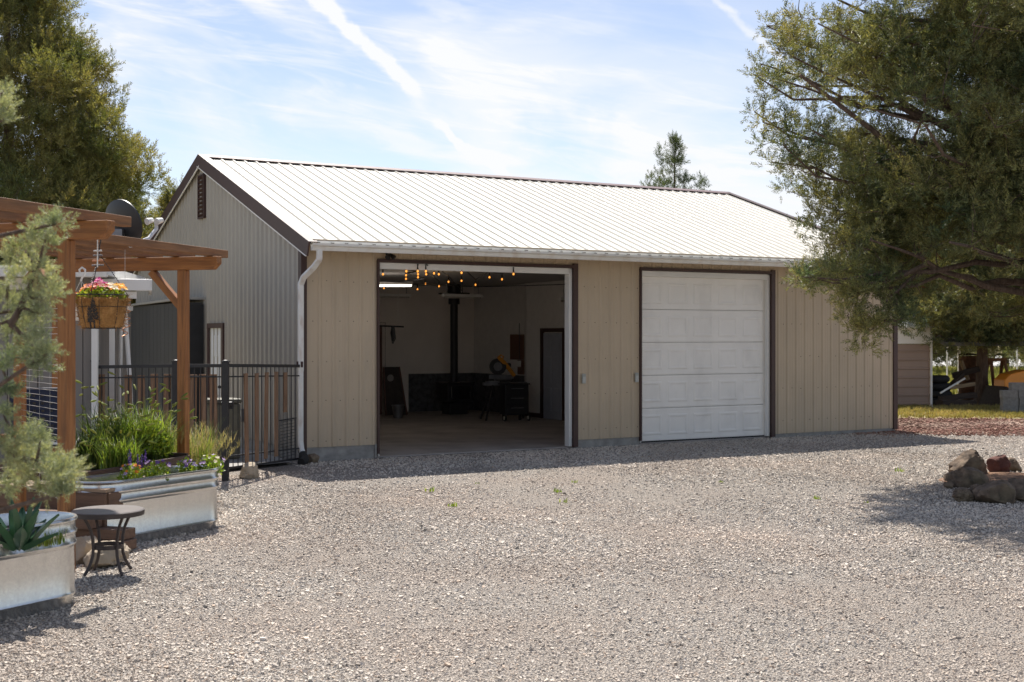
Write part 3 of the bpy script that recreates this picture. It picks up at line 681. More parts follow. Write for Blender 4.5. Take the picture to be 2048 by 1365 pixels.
def brace(p, z, s, L_=.52): pl('brace', p + bd * s * .03 + Vector((0, 0, z - L_)), p + bd * s * L_ + Vector((0, 0, z - .01)), .085, .085, up=(rd.x, rd.y, 0))
brace(P1, Z1, 1); brace(P2, Z2, 1, .42); brace(P3, Z2, 1, .42)
# welded wire trellis between the near post and an inner post
T0 = P1 + rd * .05; T1 = P1 + bd * 1.1 + rd * .25
TR = thing('wire_trellis', 'welded wire trellis panel framed in cedar behind the near pergola post', 'trellis', (T1.x, T1.y, 0)); oo = Vector((T1.x, T1.y, 0))
for x in (at(40, 671, 11.6), ):
    plank('upright', Vector((x.x, x.y, 0)) - oo, Vector((x.x, x.y, 2.15)) - oo, .075, .09, m_wood, TR, up=(rd.x, rd.y, 0))
plank('cross_rail', Vector((-7.2, 11.9, 1.02)) - oo, Vector((x.x - .04, x.y, 1.0)) - oo, .05, .09, m_wood, TR)
m_wire = mat('galvanised_wire', (.62, .62, .60), .35, metal=.6)
mb = MB(); A = Vector((x.x, x.y, 0)); B_ = P1 + Vector((-.06, .04, 0))
for i in range(33):
    z = 2.28 - i * .053; mb.tube([A + Vector((0, 0, z)) - oo, (A + B_) / 2 + Vector((0, .004, z + random.gauss(0, .004))) - oo, B_ + Vector((0, 0, z)) - oo], .0017, 4)
for i in range(1, 4):
    q = A.lerp(B_, i / 4); mb.tube([q + Vector((0, 0, 2.3)) - oo, q + Vector((0, 0, .55)) - oo], .0011, 4)
mb.build('wire_mesh', m_wire, TR)
# deck behind the tanks with lit boards and timber steps
m_deck = mat('deck_boards', (.30, .21, .14), .75, var=.25, scale=5, stretch=(.4, 6, 6), bump=.3)
m_tim = mat('step_timber', (.145, .085, .055), .8, var=.25, scale=5, stretch=(.4, 5, 5), bump=.4)
DK = thing('deck', 'low sunlit timber deck under the pergola behind the planters', 'deck', (-3.72, 11.62, 0), math.atan2(rd.y, rd.x))
for i in range(9): plank('deck_board', (.07 + i * .147, .0, .52), (.07 + i * .147, 4.2, .52), .138, .035, m_deck, DK, bevel=.004)
plank('rim_board', (.0, .0, .42), (.0, 4.2, .42), .04, .16, m_tim, DK); plank('rim_board', (.02, .0, .42), (1.32, .0, .42), .04, .16, m_tim, DK)
plank('riser', (.03, .02, .24), (.03, 4.2, .24), .04, .20, m_tim, DK)
for c0, L_, z, lab in ((Vector((-3.46, 11.50, 0)), .80, .0, 'brown step timber lying on the gravel right behind the round table'), (Vector((-3.48, 11.53, 0)), .75, .096, 'brown timber stacked on the lowest step behind the round table'), (Vector((-3.79, 11.54, 0)), .80, .192, 'short dark step block under the deck edge behind the round table')):
    t = plank('step_timber', c0 + Vector((0, 0, z + .047)), c0 + bd * L_ + Vector((0, 0, z + .047)), .20, .092 if z < .15 else .15, m_tim, None, bevel=.008); tag(t, lab, 'timber', 'timbers stepping up to the deck')
    if z > .15: t.location.z += .03
# raised wooden planter behind the tank
RP = thing('raised_planter', 'dark low wooden planter box filled with grasses behind the galvanised tank', 'planter', (-4.35, 14.3, 0), math.atan2(rd.y, rd.x))
mb_ = mat('dark_planter_wood', (.075, .045, .032), .8, var=.3, scale=5, stretch=(.4, 5, 5), bump=.4)
for y in (-.62, .45): plank('side_board', (-1.9, y, .32), (.30, y, .32), .04, .54, mb_, RP)
for xx in (-1.9, .30): plank('side_board', (xx, -.6, .34), (xx, .43, .34), .04, .54, mb_, RP)
mb = MB(); mb.box((-.8, -.08, .50), (2.16, 1.03, .05)); mb.build('soil', mat('potting_soil', (.05, .035, .025), .95, var=.4, scale=12, bump=.8), RP)

# ------------------------------------------------------------------ galvanised stock tanks
m_galv = mat('galvanised_steel', (.62, .62, .605), .24, metal=.9, var=.08, scale=45, stretch=(1, 1, 1), bump=.04, bscale=4, streak=((.36, .35, .33), 6.0, (4, 4, .4), .22))
m_soil = MATS['potting_soil']
def stock_tank(c, ang, L_, w, h, label):
    t = thing('stock_tank', label, 'planter', (c[0], c[1], 0), ang, 'galvanised stock tank planters')
    prof = [(-.015, -.05), (-.015, .03), (.0, .05), (.008, .07), (.0, .09), (-.004, h * .55), (-.004, h - .215), (.010, h - .20), (.014, h - .185), (.004, h - .165), (.002, h - .125), (.012, h - .115), (.016, h - .10), (.004, h - .08), (.002, h - .035), (.012, h - .028), (.020, h - .014), (.014, h), (-.004, h), (-.012, h - .02), (-.014, h - .16)]
    ring = []
    n = 18; r = w / 2; s = L_ / 2 - r
    for i in range(n + 1): a = -math.pi / 2 + math.pi * i / n; ring.append((s, math.cos(a), math.sin(a)))
    for i in range(n + 1): a = math.pi / 2 + math.pi * i / n; ring.append((-s, math.cos(a), math.sin(a)))
    mb = MB(); N_ = len(ring); V = []; F = []
    for off, z in prof:
        for x0, cx, cy in ring: V.append((x0 + cx * (r + off), cy * (r + off), z))
    for i in range(len(prof) - 1):
        for j in range(N_): a, b_ = i * N_ + j, i * N_ + (j + 1) % N_; F.append((a, b_, b_ + N_, a + N_))
    mb.add(V, F); mb.build('tank_wall', m_galv, t, smooth=True)
    mb = MB(); mb.prism([(x0 + cx * (r - .012), cy * (r - .012), h - .15) for x0, cx, cy in ring], (0, 0, .06)); mb.build('soil', m_soil, t)
    return t
TA = math.atan2(.86, .51)
ax = Vector((math.cos(TA), math.sin(TA), 0)); nx = Vector((math.sin(TA), -math.cos(TA), 0))
K1 = gnd(372, 1047) - nx * .31 - ax * .02
K1 = Vector((-3.575, 12.45, 0))
stock_tank(K1, TA, 1.68, .54, .60, 'farther galvanised stock tank planted with small pansies beside the deck')
K2 = Vector((-3.865, 8.70, 0))
stock_tank(K2, TA, 1.95, .64, .62, 'nearer galvanised stock tank holding a green agave at the left edge')

# ------------------------------------------------------------------ round table
p = gnd(216, 1145); TBX = p
t = thing('side_table', 'small round brown patio table with four curved legs on the gravel', 'table', p, R(20))
m_tab = mat('bronze_paint', (.045, .033, .03), .5, var=.2, scale=6)
mb = MB(); mb.lathe([(.265, .475), (.282, .478), (.286, .49), (.286, .512), (.280, .518), (.0, .518)], 40, cap=False); mb.lathe([(.265, .475), (.265, .50)], 40); mb.build('tabletop', [mat('tile_top', (.17, .15, .14), .35, var=.15, scale=6)] , t, smooth=True)
mb = MB(); mb.lathe([(.270, .470), (.290, .473), (.2905, .512), (.284, .513), (.284, .480), (.270, .480)], 40, cap=False); mb.build('edge_band', m_tab, t, smooth=True)
mb = MB(); mb.lathe([(.118, .20), (.126, .20), (.126, .235), (.118, .235), (.118, .20)], 28, cap=False); mb.build('ring', m_tab, t, smooth=True)
for k in range(4):
    a = k * math.pi / 2 + .5; c, s = math.cos(a), math.sin(a); pts = []
    for z, r in ((.475, .22), (.42, .185), (.36, .155), (.29, .138), (.22, .132), (.15, .138), (.09, .158), (.04, .185), (.0, .215)): pts.append((c * r, s * r, z))
    mb = MB(); mb.tube(pts, [.013] * 9, 8); mb.build('leg', m_tab, t, smooth=True)

# ------------------------------------------------------------------ dish, house, shed
m_side = mat('grey_siding', (.24, .22, .20), .8, var=.08, scale=2, stretch=(1, 1, .3), bump=.1)
m_groove = mat('groove_shadow_gap', (.06, .056, .052), .9)
H = thing('house', 'low grey-sided house with white eave trim behind the pergola', 'house', (-5.75, 17.6, 0), R(8))
def siding(mb, x0, x1, y0, y1, z0, z1, step):
    """vertical grooved panel wall along local x with real grooves"""
    n = max(1, round((x1 - x0) / step))
    for i in range(n):
        a = x0 + (x1 - x0) * i / n; b_ = x0 + (x1 - x0) * (i + 1) / n
        mb.box(((a + b_) / 2, (y0 + y1) / 2, (z0 + z1) / 2), (b_ - a - .012, y1 - y0, z1 - z0))
mb = MB(); siding(mb, -4.6, 0, 0, .04, 0, 2.75, .2); mb.box((-2.3, 1.5, 1.37), (4.58, 2.92, 2.74)); mb.build('wall', m_side, H)
mb = MB(); mb.box((-2.3, 1.35, 2.83), (5.0, 3.5, .12)); mb.build('roof', m_white, H)
mb = MB(); mb.box((-2.3, -.44, 2.80), (5.0, .12, .13)); mb.build('gutter', m_gutter, H, bevel=.01)
mb = MB(); mb.box((-.02, -.10, 1.30), (.085, .085, 2.75)); mb.build('downspout', m_white, H, bevel=.008)
PR_ = thing('patio_cover', 'white flat patio cover with posts jutting out beside the grey house', 'patio cover', (-5.88, 18.2, 0), R(16))
mb = MB(); mb.box((-.3, .5, 2.72), (1.9, 1.9, .05)); mb.box((-.3, -.46, 2.66), (1.92, .05, .16)); mb.box((.66, .5, 2.66), (.05, 1.9, .16)); mb.build('roof', m_white, PR_, bevel=.006)
mb = MB(); mb.box((-.4, -.35, 2.52), (1.75, .10, .10)); mb.build('beam', m_white, PR_)
for x in (-.02,): 
    mb = MB(); mb.box((x + .16, -.32, 1.24), (.075, .075, 2.48)); mb.build('post', m_white, PR_)
SW = thing('frame_stand', 'white tubular frame with two leaning legs before the dark shed', 'frame', (-5.62, 18.0, 0), R(10))
mb = MB(); mb.tube([(.12, 0, 2.32), (.19, -.02, 1.3), (.24, -.03, .0)], .032, 10); mb.build('leg', m_white, SW, smooth=True)
mb = MB(); mb.tube([(.02, .35, 2.32), (.0, .42, 1.3), (-.02, .5, .0)], .032, 10); mb.build('leg', m_white, SW, smooth=True)
mb = MB(); mb.box((.09, .12, 2.34), (.20, .50, .07)); mb.build('cap', m_white, SW, bevel=.01)
# lean-to shed along the gable
SH = thing('lean_to_shed', 'dark grey panelled lean-to shed along the garage gable', 'shed', gw(0, 5.35), GRZ + math.pi / 2)
m_dark = mat('dark_grey_panel', (.060, .060, .060), .75, var=.10, scale=2, stretch=(1, 1, .3))
mb = MB(); siding(mb, .0, 5.2, .34, .38, 0, 2.58, .31); mb.box((2.6, .205, 1.29), (5.19, .26, 2.57)); mb.build('wall', m_dark, SH)
mb = MB(); mb.beam((-.06, .22, 2.655), (5.3, .22, 2.60), .46, .045); mb.build('roof', mat('shed_roof_edge', (.34, .33, .31), .6), SH)
mb = MB(); mb.box((-.035, .19, 1.29), (.03, .30, 2.5)); mb.build('end_panel', m_black, SH)
# satellite dish on a mast fixed to the pergola side of the house
p = at(240, 449, 13.7)
DI = thing('satellite_dish', 'black oval satellite dish with white receiver arm above the pergola', 'satellite dish', p, R(0))
mb = MB(); n = 28; V = []; F = []
dx, dy, dz = Vector((.62, .74, .26)).normalized(), None, None
fx = Vector((.58, .76, .28)).normalized(); sx = Vector((-.76, .58, 0)).normalized(); ux = fx.cross(sx).normalized() * 1
rings = (0, .35, .65, .88, 1.0)
for side, off in ((0, 0), (1, -.014)):
    for r in rings:
        for j in range(n):
            a = 2 * math.pi * j / n; q = sx * (.31 * r * math.cos(a)) + ux * (.265 * r * math.sin(a)) + fx * (.055 * r * r + off); V.append(q)
k = len(rings)
for side in (0, 1):
    for i in range(k - 1):
        for j in range(n): a = (side * k + i) * n + j; b_ = (side * k + i) * n + (j + 1) % n; F.append((a, b_, b_ + n, a + n) if side == 0 else (a + n, b_ + n, b_, a))
for j in range(n): a, b_ = (k - 1) * n + j, (k - 1) * n + (j + 1) % n; F.append((a, b_, b_ + k * n, a + k * n))
mb.add(V, F); mb.build('reflector', mat('dish_grey', (.022, .024, .028), .45, var=.1), DI, smooth=True)
mb = MB(); e = fx * .42 - ux * .12 * (1 if ux.z > 0 else -1); uz = ux if ux.z > 0 else -ux
mb.tube([-uz * .26 + fx * .0, fx * .32 - uz * .23, fx * .45 - uz * .15, fx * .47 - uz * .07], .022, 8); mb.build('arm', mat('dish_white', (.62, .64, .68), .5), DI, smooth=True)
for s in (-.055, .055):
    mb = MB(); c = fx * .46 - uz * .06 + Vector((s, 0, 0)); mb.tube([c + fx * .03, c - fx * .05], [.026, .04], 12); mb.build('receiver', m_white, DI, smooth=True)
mb = MB(); mb.box(tuple(fx * -.07 - uz * .12), (.14, .12, .16)); mb.build('bracket', m_steel, DI, bevel=.01)
mb = MB(); mb.tube([fx * -.06 - uz * .10, fx * -.09 - uz * .14, (fx.x * -.09, fx.y * -.09, 2.94 - p.z)], .022, 10); mb.build('mast', m_steel, DI)

# ------------------------------------------------------------------ iron fence, gate
m_slat = mat('weathered_slat', (.25, .145, .085), .85, var=.3, scale=6, stretch=(8, 8, .6), bump=.5, streak=((.30, .22, .16), 5, (8, 8, .5), .5))
def iron_panel(t, a, b_, n, zt0, zt1, zb0, zb1):
    """pickets and rails between a and b (thing-local)"""
    for z0, z1, w, h in ((zt0, zt1, .035, .045), (zt0 - .15, zt1 - .15, .02, .02), (zb0, zb1, .03, .03), (zb0 + .16, zb1 + .16, .02, .02)):
        mb = MB(); mb.beam(a + Vector((0, 0, z0)), b_ + Vector((0, 0, z1)), w, h); mb.build('rail', m_black, t)
    mb = MB()
    for i in range(n + 1):
        f = i / n; q = a.lerp(b_, f); mb.box(q + Vector((0, 0, (zt0 + (zt1 - zt0) * f + zb0 + (zb1 - zb0) * f) / 2)), (.011, .011, zt0 + (zt1 - zt0) * f - zb0 - (zb1 - zb0) * f))
    mb.build('picket', m_black, t)
def slats(t, a, b_, fs, z0, z1, w=.105):
    d = (b_ - a); x = d.normalized()
    for f in fs:
        q = a + d * f; zz = z0
        if isinstance(z0, dict): zz = z0.get(f, .14)
        mb = MB(); L_ = z1 - zz; q2 = Vector((q.x, q.y, 0)) + Vector((x.y, -x.x, 0)) * .02
        mb.box((0, 0, 0), (w, .02, L_), (x, Vector((-x.y, x.x, 0)), Vector((0, 0, 1))))
        s_ = mb.build('wooden_slat', m_slat, t, bevel=.003); s_.location = q2 + Vector((0, 0, (z1 + zz) / 2 + random.gauss(0, .006))); s_.rotation_euler = (random.gauss(0, .006), random.gauss(0, .008), 0)
FP = Vector((-3.865, 17.1, 0)); FE = gw(-.03, -.02)
GA = thing('gate', 'black iron gate with brown wooden slats and a mesh corner between fence post and garage', 'gate', FP)
b_ = FE - FP; b_ = Vector((b_.x, b_.y, 0)); a = b_ * .03
iron_panel(GA, a, b_ * .97, 16, 1.54, 1.475, .15, .045)
def fpx(px):                                          # fraction along the gate seen at photograph column px
    k = (px - CX) / FPX; return (k * FP.y - FP.x) / (b_.x - k * b_.y)
slats(GA, Vector((0, 0, 0)), b_, [fpx(490), fpx(511), fpx(530), fpx(550)], .16, 1.41)
slats(GA, Vector((0, 0, 0)), b_, [fpx(568.5)], .80, 1.40)
mb = MB(); f0, f1 = fpx(560), fpx(592)
for i in range(9): q = b_ * (f0 + (f1 - f0) * i / 8); mb.tube([q + Vector((0, 0, .08)), q + Vector((0, 0, .66))], .004, 4)
for i in range(13): z = .08 + i * .048; mb.tube([b_ * f0 + Vector((0, 0, z)), b_ * f1 + Vector((0, 0, z))], .004, 4)
mb.tube([b_ * f0 + Vector((0, 0, .68)), b_ * f1 + Vector((0, 0, .68))], .012, 6)
mb.build('mesh_panel', m_black, GA)
mb = MB(); mb.box(b_ * .06 + Vector((0, -.03, 1.0)), (.09, .07, .10)); mb.tube([b_ * .06 + Vector((-.11, -.06, 1.02)), b_ * .06 + Vector((.03, -.06, 1.02))], .03, 10); mb.build('latch', m_black, GA)
mb = MB(); mb.box(b_ * .985 + Vector((0, 0, 1.50)), (.10, .10, .09)); mb.build('hinge_block', m_brown, GA)
FN = thing('iron_fence', 'black iron fence with brown wooden slats and capped posts left of the gate', 'fence', FP)
Q1 = at(352, 732, 17.3) - FP; Q1.z = 0; Q2 = at(190, 735, 17.55) - FP; Q2.z = 0; Q3 = at(20, 735, 17.0) - FP; Q3.z = 0
for q in (Vector((0, 0, 0)), Q1, Q2):
    mb = MB(); mb.box(q + Vector((0, 0, .77)), (.085, .085, 1.64)); pp = mb.build('post', m_black, FN)
    mb = MB(); mb.box(q + Vector((0, 0, 1.595)), (.10, .10, .015)); mb.ball(q + Vector((0, 0, 1.60)), .045, (1, 1, .45), 10, 6); mb.build('post_cap', m_black, pp)
iron_panel(FN, Vector((0, 0, 0)), Q1, 8, 1.54, 1.535, .15, .15); iron_panel(FN, Q1, Q2, 12, 1.535, 1.51, .15, .15)
def fq(px, A, D): k = (px - CX) / FPX; wA = A + FP; return (k * wA.y - wA.x) / (D.x - k * D.y)
slats(FN, Vector((0, 0, 0)), Q1, [fq(px, Vector((0, 0, 0)), Q1) for px in (384, 404.5, 426)], .18, 1.42)
slats(FN, Q1, Q2, [fq(px, Q1, Q2 - Q1) for px in (201, 255.6, 282, 307.6, 332.5)], .18, 1.41)
# behind the gate: path, bin, outlet
o_ = sheet('path', [tuple(gw(-1.6, -.9)[:2]), tuple(gw(-.25, -.3)[:2]), tuple(gw(-.2, 9)[:2]), tuple(gw(-1.6, 9)[:2])], .03, m_conc)
p = at(446, 905, 19.8)
t = thing('storage_bin', 'olive storage bin standing behind the iron gate', 'bin', (p.x, p.y, .03), R(20))
mb = MB(); mb.prism([(-.24, -.22, 0), (.24, -.22, 0), (.24, .22, 0), (-.24, .22, 0)], (0, 0, .86)); mb.build('body', mat('olive_plastic', (.13, .12, .085), .6), t, bevel=.03)
mb = MB(); mb.box((0, 0, .90), (.52, .48, .07)); mb.build('lid', mat('olive_lid', (.10, .095, .07), .6), t, bevel=.02)
t = gthing('outlet_box', 'grey outlet box with an orange plug on the gable behind the gate', 'outlet', -.05, 2.9, .55)
mb = MB(); mb.box((0, 0, 0), (.07, .16, .22)); mb.build('cover', m_steel, t, bevel=.006)
mb = MB(); mb.tube([(-.05, .0, -.04), (-.09, .03, -.06), (-.10, .10, -.25), (-.10, .3, -.5)], [.03, .02, .010, .010], 8); mb.build('plug', mat('orange_plastic', (.65, .14, .03), .5), t)
# folding chair behind the trellis
p = at(86, 880, 13.2)
t = thing('lawn_chair', 'folding lawn chair with blue checked webbing behind the wire trellis', 'chair', (p.x, p.y, .38), R(8))
m_blue = mat('blue_webbing', (.013, .021, .05), .8, var=.2); m_tan = mat('tan_webbing', (.09, .085, .08), .8)
mb = MB()
for s in (-1, 1):
    mb.tube([(s * .28, .35, 0), (s * .28, -.10, .42), (s * .29, -.22, 1.02)], .013, 8); mb.tube([(s * .28, -.30, 0), (s * .28, .28, .42), (s * .28, .40, .45)], .013, 8)
mb.tube([(-.29, -.22, 1.02), (.29, -.22, 1.02)], .013, 8); mb.build('frame', m_steel, t, smooth=True)
mb = MB()
for i in range(7): f = -.25 + i * .083; mb.box((f, -.175, .74), (.055, .012, .56), basis((1, 0, 0), (0, -.2, 1)))
mb.build('backrest', m_blue, t)
mb = MB()
for i in range(7): z = .52 + i * .078; mb.box((0, -.135 - (z - .5) * .2, z), (.56, .009, .052))
mb.m = 1
for i in range(6): f = -.21 + i * .083; mb.box((f, -.16, .72), (.024, .006, .5), basis((1, 0, 0), (0, -.2, 1)))
mb.build('webbing', [m_blue, m_tan], t)
mb = MB(); mb.box((0, .1, .43), (.54, .42, .02)); mb.build('seat', m_blue, t)

# ------------------------------------------------------------------ plants
def blades(n, base_r, h, spread, w, seg=5, droop=.6, mean=None):
    """n curved tapering grass blades round the origin -> V, F"""
    V = np.zeros((n, seg + 1, 2, 3)); a = rng.random(n) * 6.283; r = base_r * np.sqrt(rng.random(n)); b0 = rng.random(n) * 6.283
    L_ = h * rng.uniform(.55, 1.1, n); lean = spread * rng.uniform(.2, 1.1, n); dr = droop * rng.uniform(.5, 1.3, n)
    x, y, z = r * np.cos(b0), r * np.sin(b0), np.zeros(n)
    sd_ = np.stack([-np.sin(a), np.cos(a), np.zeros(n)], 1)
    for i in range(seg + 1):
        f = i / seg; ww = w * (1 - f ** 1.5) + w * .08
        c = np.stack([x, y, z], 1); V[:, i, 0] = c - sd_ * ww / 2; V[:, i, 1] = c + sd_ * ww / 2
        an = lean * (0.4 + f) + dr * f * f
        x = x + np.cos(a) * np.sin(an) * L_ / seg; y = y + np.sin(a) * np.sin(an) * L_ / seg; z = z + np.cos(an) * L_ / seg
    tips = np.stack([x, y, z], 1)
    k = (seg + 1) * 2; F = []
    for i in range(seg): F.append([2 * i, 2 * i + 1, 2 * i + 3, 2 * i + 2])
    F = (np.array(F)[None] + (np.arange(n) * k)[:, None, None]).reshape(-1, 4)
    return V.reshape(-1, 3), F, tips
def cat_(parts):
    V = []; F = []; o = 0
    for v, f in parts: V.append(v); F.append(f + o); o += len(v)
    return np.concatenate(V), np.concatenate(F)
def leaves(n, radius, size, flat=.6, cz=0.0, up=.5):
    """n loose leaf quads through a low dome"""
    P = rng.normal(0, 1, (n, 3)); P /= np.linalg.norm(P, axis=1)[:, None]; P *= (rng.random(n) ** .45)[:, None]
    P = P * np.array(radius); P[:, 2] = np.abs(P[:, 2]) * flat + cz
    d = rng.normal(0, 1, (n, 3)); d[:, 2] += up; d /= np.linalg.norm(d, axis=1)[:, None]
    s = np.cross(d, rng.normal(0, 1, (n, 3))); s /= np.linalg.norm(s, axis=1)[:, None]
    L_ = size * rng.uniform(.6, 1.3, n)[:, None]
    V = np.stack([P, P + d * L_ * .5 - s * L_ * .26, P + d * L_, P + d * L_ * .5 + s * L_ * .26], 1).reshape(-1, 3)
    return V, np.arange(n * 4).reshape(-1, 4)
m_leaf = mat('fresh_leaf', (.14, .22, .025), .5, scale=3, col2=(.26, .35, .04), island=.35, transl=.4)
m_grass = mat('grass_blade', (.10, .17, .025), .5, scale=2, col2=(.22, .29, .05), island=.4, transl=.4)
m_dgrass = mat('dark_grass_blade', (.055, .09, .022), .5, scale=2, col2=(.11, .16, .04), island=.4, transl=.35)
m_straw = mat('straw_plume', (.30, .26, .13), .7, scale=2, col2=(.40, .36, .20), island=.3, transl=.4)
m_head = mat('green_seed_head', (.20, .24, .05), .7, scale=2, col2=(.32, .34, .10), island=.3, transl=.4)
def grass(name, label, c, n, h, spread, w, m_, heads=0, hm=None, droop=.6, br=.16, hs=(.07, .011)):
    t = thing(name, label, 'grass', c, random.random() * 6, 'grasses in the raised planter')
    V, F, tips = blades(n, br, h, spread, w, droop=droop); raw_mesh('blades', V, F, m_, t)
    if heads:
        V, F, tips = blades(heads, br * .8, h * 1.12, spread * .8, .004, droop=droop * .8); parts = [(V, F)]
        mb = MB()
        for q in tips:
            a = math.atan2(q[1], q[0]); d = Vector((math.cos(a) * .7, math.sin(a) * .7, random.uniform(-.3, .7))).normalized(); q = Vector(q)
            mb.tube([q - d * .01, q + d * hs[0] * .35, q + d * hs[0] * .75, q + d * hs[0]], [.004, hs[1], hs[1] * .8, .002], 6)
        raw_mesh('stems', V, F, m_, t); mb.build('seed_heads', hm, t, smooth=True)
    return t
zp = .53
for i, (px, py, Y, n, h, mm, hd, lab) in enumerate((
        (215, 930, 14.0, 320, .85, m_dgrass, 22, 'dark upright foxtail grass nearest the pergola post'),
        (262, 930, 14.2, 340, .88, m_grass, 34, 'bright foxtail grass with yellow-green seed heads in the middle of the planter'),
        (305, 930, 14.4, 340, .75, m_grass, 22, 'leafy light green clump right of the foxtail grass'),
        (180, 940, 13.6, 260, .62, m_dgrass, 8, 'low dark grass at the left end of the planter'),
        (240, 955, 13.3, 300, .50, m_grass, 20, 'low arching foxtail grass at the front rim of the planter'))):
    p = at(px, py, Y); grass('foxtail_grass', lab, (p.x, p.y, zp), int(n * 1.3), h * .80, .75, .015, mm, hd, m_head, br=.20, hs=(.085, .014))
p = at(305, 925, 14.2); V, F = leaves(700, (.24, .24, .42), .05, .9, .08); tag(raw_mesh('leafy_plant', V, F, m_leaf, None, (0, 0, 0)), 'bushy plant of small bright leaves among the grasses', 'plant').location = (p.x, p.y, zp)
for px, Y, lab in ((348, 14.9, 'feathery straw-coloured grass left of the far pergola post'), (400, 15.0, 'feathery straw-coloured grass right of the far pergola post')):
    p = at(px, 930, Y); t = grass('feather_grass', lab, (p.x, p.y, .2), 260, .78, .5, .007, m_grass, 0, droop=.9, br=.14)
    V, F, tips = blades(60, .10, .66, .45, .004, droop=1.3); parts = []
    for q in tips:
        for k in range(14):
            v, f, _ = blades(1, .0, .16, 1.1, .004, seg=3, droop=1.4); parts.append((v + q - np.array([0, 0, .01 * k]) - q * np.array([.02, .02, 0]) * k, f))
    v, f = cat_(parts); raw_mesh('plumes', v, f, m_straw, t); raw_mesh('stems', V, F, m_straw, t)
# flowers
def flat_flowers(n, radius, z, size, seed_up=1.2, dome=.5):
    """n five-petal blooms as little cups of petals"""
    Vs = []; 
    for i in range(n):
        a = random.random() * 6.283; r = math.sqrt(random.random()); x, y = radius[0] * r * math.cos(a), radius[1] * r * math.sin(a)
        c = np.array([x, y, z + dome * (1 - r * r) * radius[0] + random.uniform(-.01, .02)])
        d = np.array([x * 1.5, y * 1.5 - .1, .15]) / max(radius) ; d = d + rng.normal(0, .35, 3) + np.array([0, 0, .5]); d /= np.linalg.norm(d)
        s = np.cross(d, [0.2, .5, 1]); s /= np.linalg.norm(s); t_ = np.cross(d, s); sz = size * random.uniform(.7, 1.2)
        for k in range(5):
            b = k * 1.2566 + a; e = s * math.cos(b) + t_ * math.sin(b); g = s * math.cos(b + .55) + t_ * math.sin(b + .55); h_ = s * math.cos(b - .55) + t_ * math.sin(b - .55)
            Vs += [c, c + g * sz * .75 + d * sz * .15, c + e * sz + d * sz * .3, c + h_ * sz * .75 + d * sz * .15]
    V = np.array(Vs); return V, np.arange(len(V)).reshape(-1, 4)
def fl(name, c_): return mat(name, c_, .6, var=.15, island=.25, transl=.3)
def blooms(parent, V, m_, off=(0, 0, 0)):
    for k in range(len(V) // 20): raw_mesh('bloom', V[k * 20:k * 20 + 20] + np.array(off), np.arange(20).reshape(-1, 4), m_, parent)
m_pur = fl('purple_petal', (.13, .06, .30)); m_lil = fl('lilac_petal', (.42, .30, .55)); m_yel2 = fl('yellow_petal', (.82, .44, .0)); m_mag = fl('magenta_petal', (.55, .03, .28)); m_redp = fl('red_petal', (.60, .03, .02)); m_pink = fl('pink_petal', (.72, .35, .45)); m_org = fl('orange_petal', (.70, .22, .01)); m_wht = fl('cream_petal', (.75, .70, .55))
for px, py, r, pet, lab in ((248, 938, .13, (m_lil, m_org), 'pale lilac pansies at the near end of the farther tank'), (297, 930, .17, (m_lil, m_pur), 'largest pansy clump in the middle of the farther tank'), (359, 922, .10, (m_pur, m_lil), 'small purple pansy clump right of the middle in the farther tank'), (407, 917, .14, (m_lil, m_wht), 'pansy clump at the far end of the farther tank')):
    k = (px - CX) / FPX; s_ = (k * K1.y - K1.x) / (ax.x - k * ax.y); q = K1 + ax * s_ + nx * .10
    t = thing('pansy_plant', lab, 'flower', (q.x, q.y, .52), 0, 'pansies planted in the farther tank')
    V, F = leaves(int(3000 * r), (r, r, .19), .042, .95, .01); raw_mesh('foliage', V, F, m_leaf, t)
    for mm in pet: V, F = flat_flowers(9, (r, r), .12, .021, dome=.5); blooms(t, V, mm)
q = K1 + ax * -.10; q = Vector((q.x, q.y, .52)); t = thing('salvia_plant', 'upright purple salvia spikes in the farther tank', 'flower', q)
V, F, tips = blades(11, .09, .22, .40, .006, droop=.2); raw_mesh('stems', V, F, m_dgrass, t)
for tp in tips:
    tp = Vector(tp); d = Vector((tp.x * .8, tp.y * .8, .9)).normalized()
    mb = MB()
    for k in range(7): mb.ball(tp + d * (-.05 + k * .018) + Vector((random.gauss(0, .004), random.gauss(0, .004), 0)), .010 * (1.1 - k * .08), (1, 1, 1), 6, 4)
    mb.build('flower_spike', m_pur, t, smooth=True)

# agave and sedge in the near tank
p = at(38, 1005, 8.75); p.z = .48
t = thing('agave', 'broad green metal agave rosette in the nearer tank', 'plant', p)
m_ag = mat('agave_green', (.045, .12, .05), .35, var=.25, scale=7, col2=(.02, .06, .035))
for i in range(15):
    a = i * 2.4; tilt = .16 + .075 * i; L_ = .36 - .005 * i; mb = MB(); V = []; F = []
    e = Vector((math.cos(a), math.sin(a), 0)); s_ = Vector((-math.sin(a), math.cos(a), 0)); c = e * .03; an = tilt
    for j, (w_, th_) in enumerate(((.05, .02), (.075, .025), (.09, .022), (.082, .016), (.05, .01), (.004, .003))):
        dn = e * math.sin(an) + Vector((0, 0, 1)) * math.cos(an); nn = e * -math.cos(an) + Vector((0, 0, 1)) * math.sin(an)
        V += [c - s_ * w_ / 2 + nn * .012, c - nn * th_, c + s_ * w_ / 2 + nn * .012, c + nn * (-.002)]; c = c + dn * L_ / 5; an = tilt + .05 * j
    for j in range(5):
        for k in range(4): F.append((j * 4 + k, j * 4 + (k + 1) % 4, j * 4 + 4 + (k + 1) % 4, j * 4 + 4 + k))
    mb.add(V, F); mb.build('leaf', m_ag, t, smooth=True)
p = at(88, 1012, 9.0); p.z = .47; t = thing('sedge_tuft', 'short bright green tuft beside the agave in the nearer tank', 'plant', p)
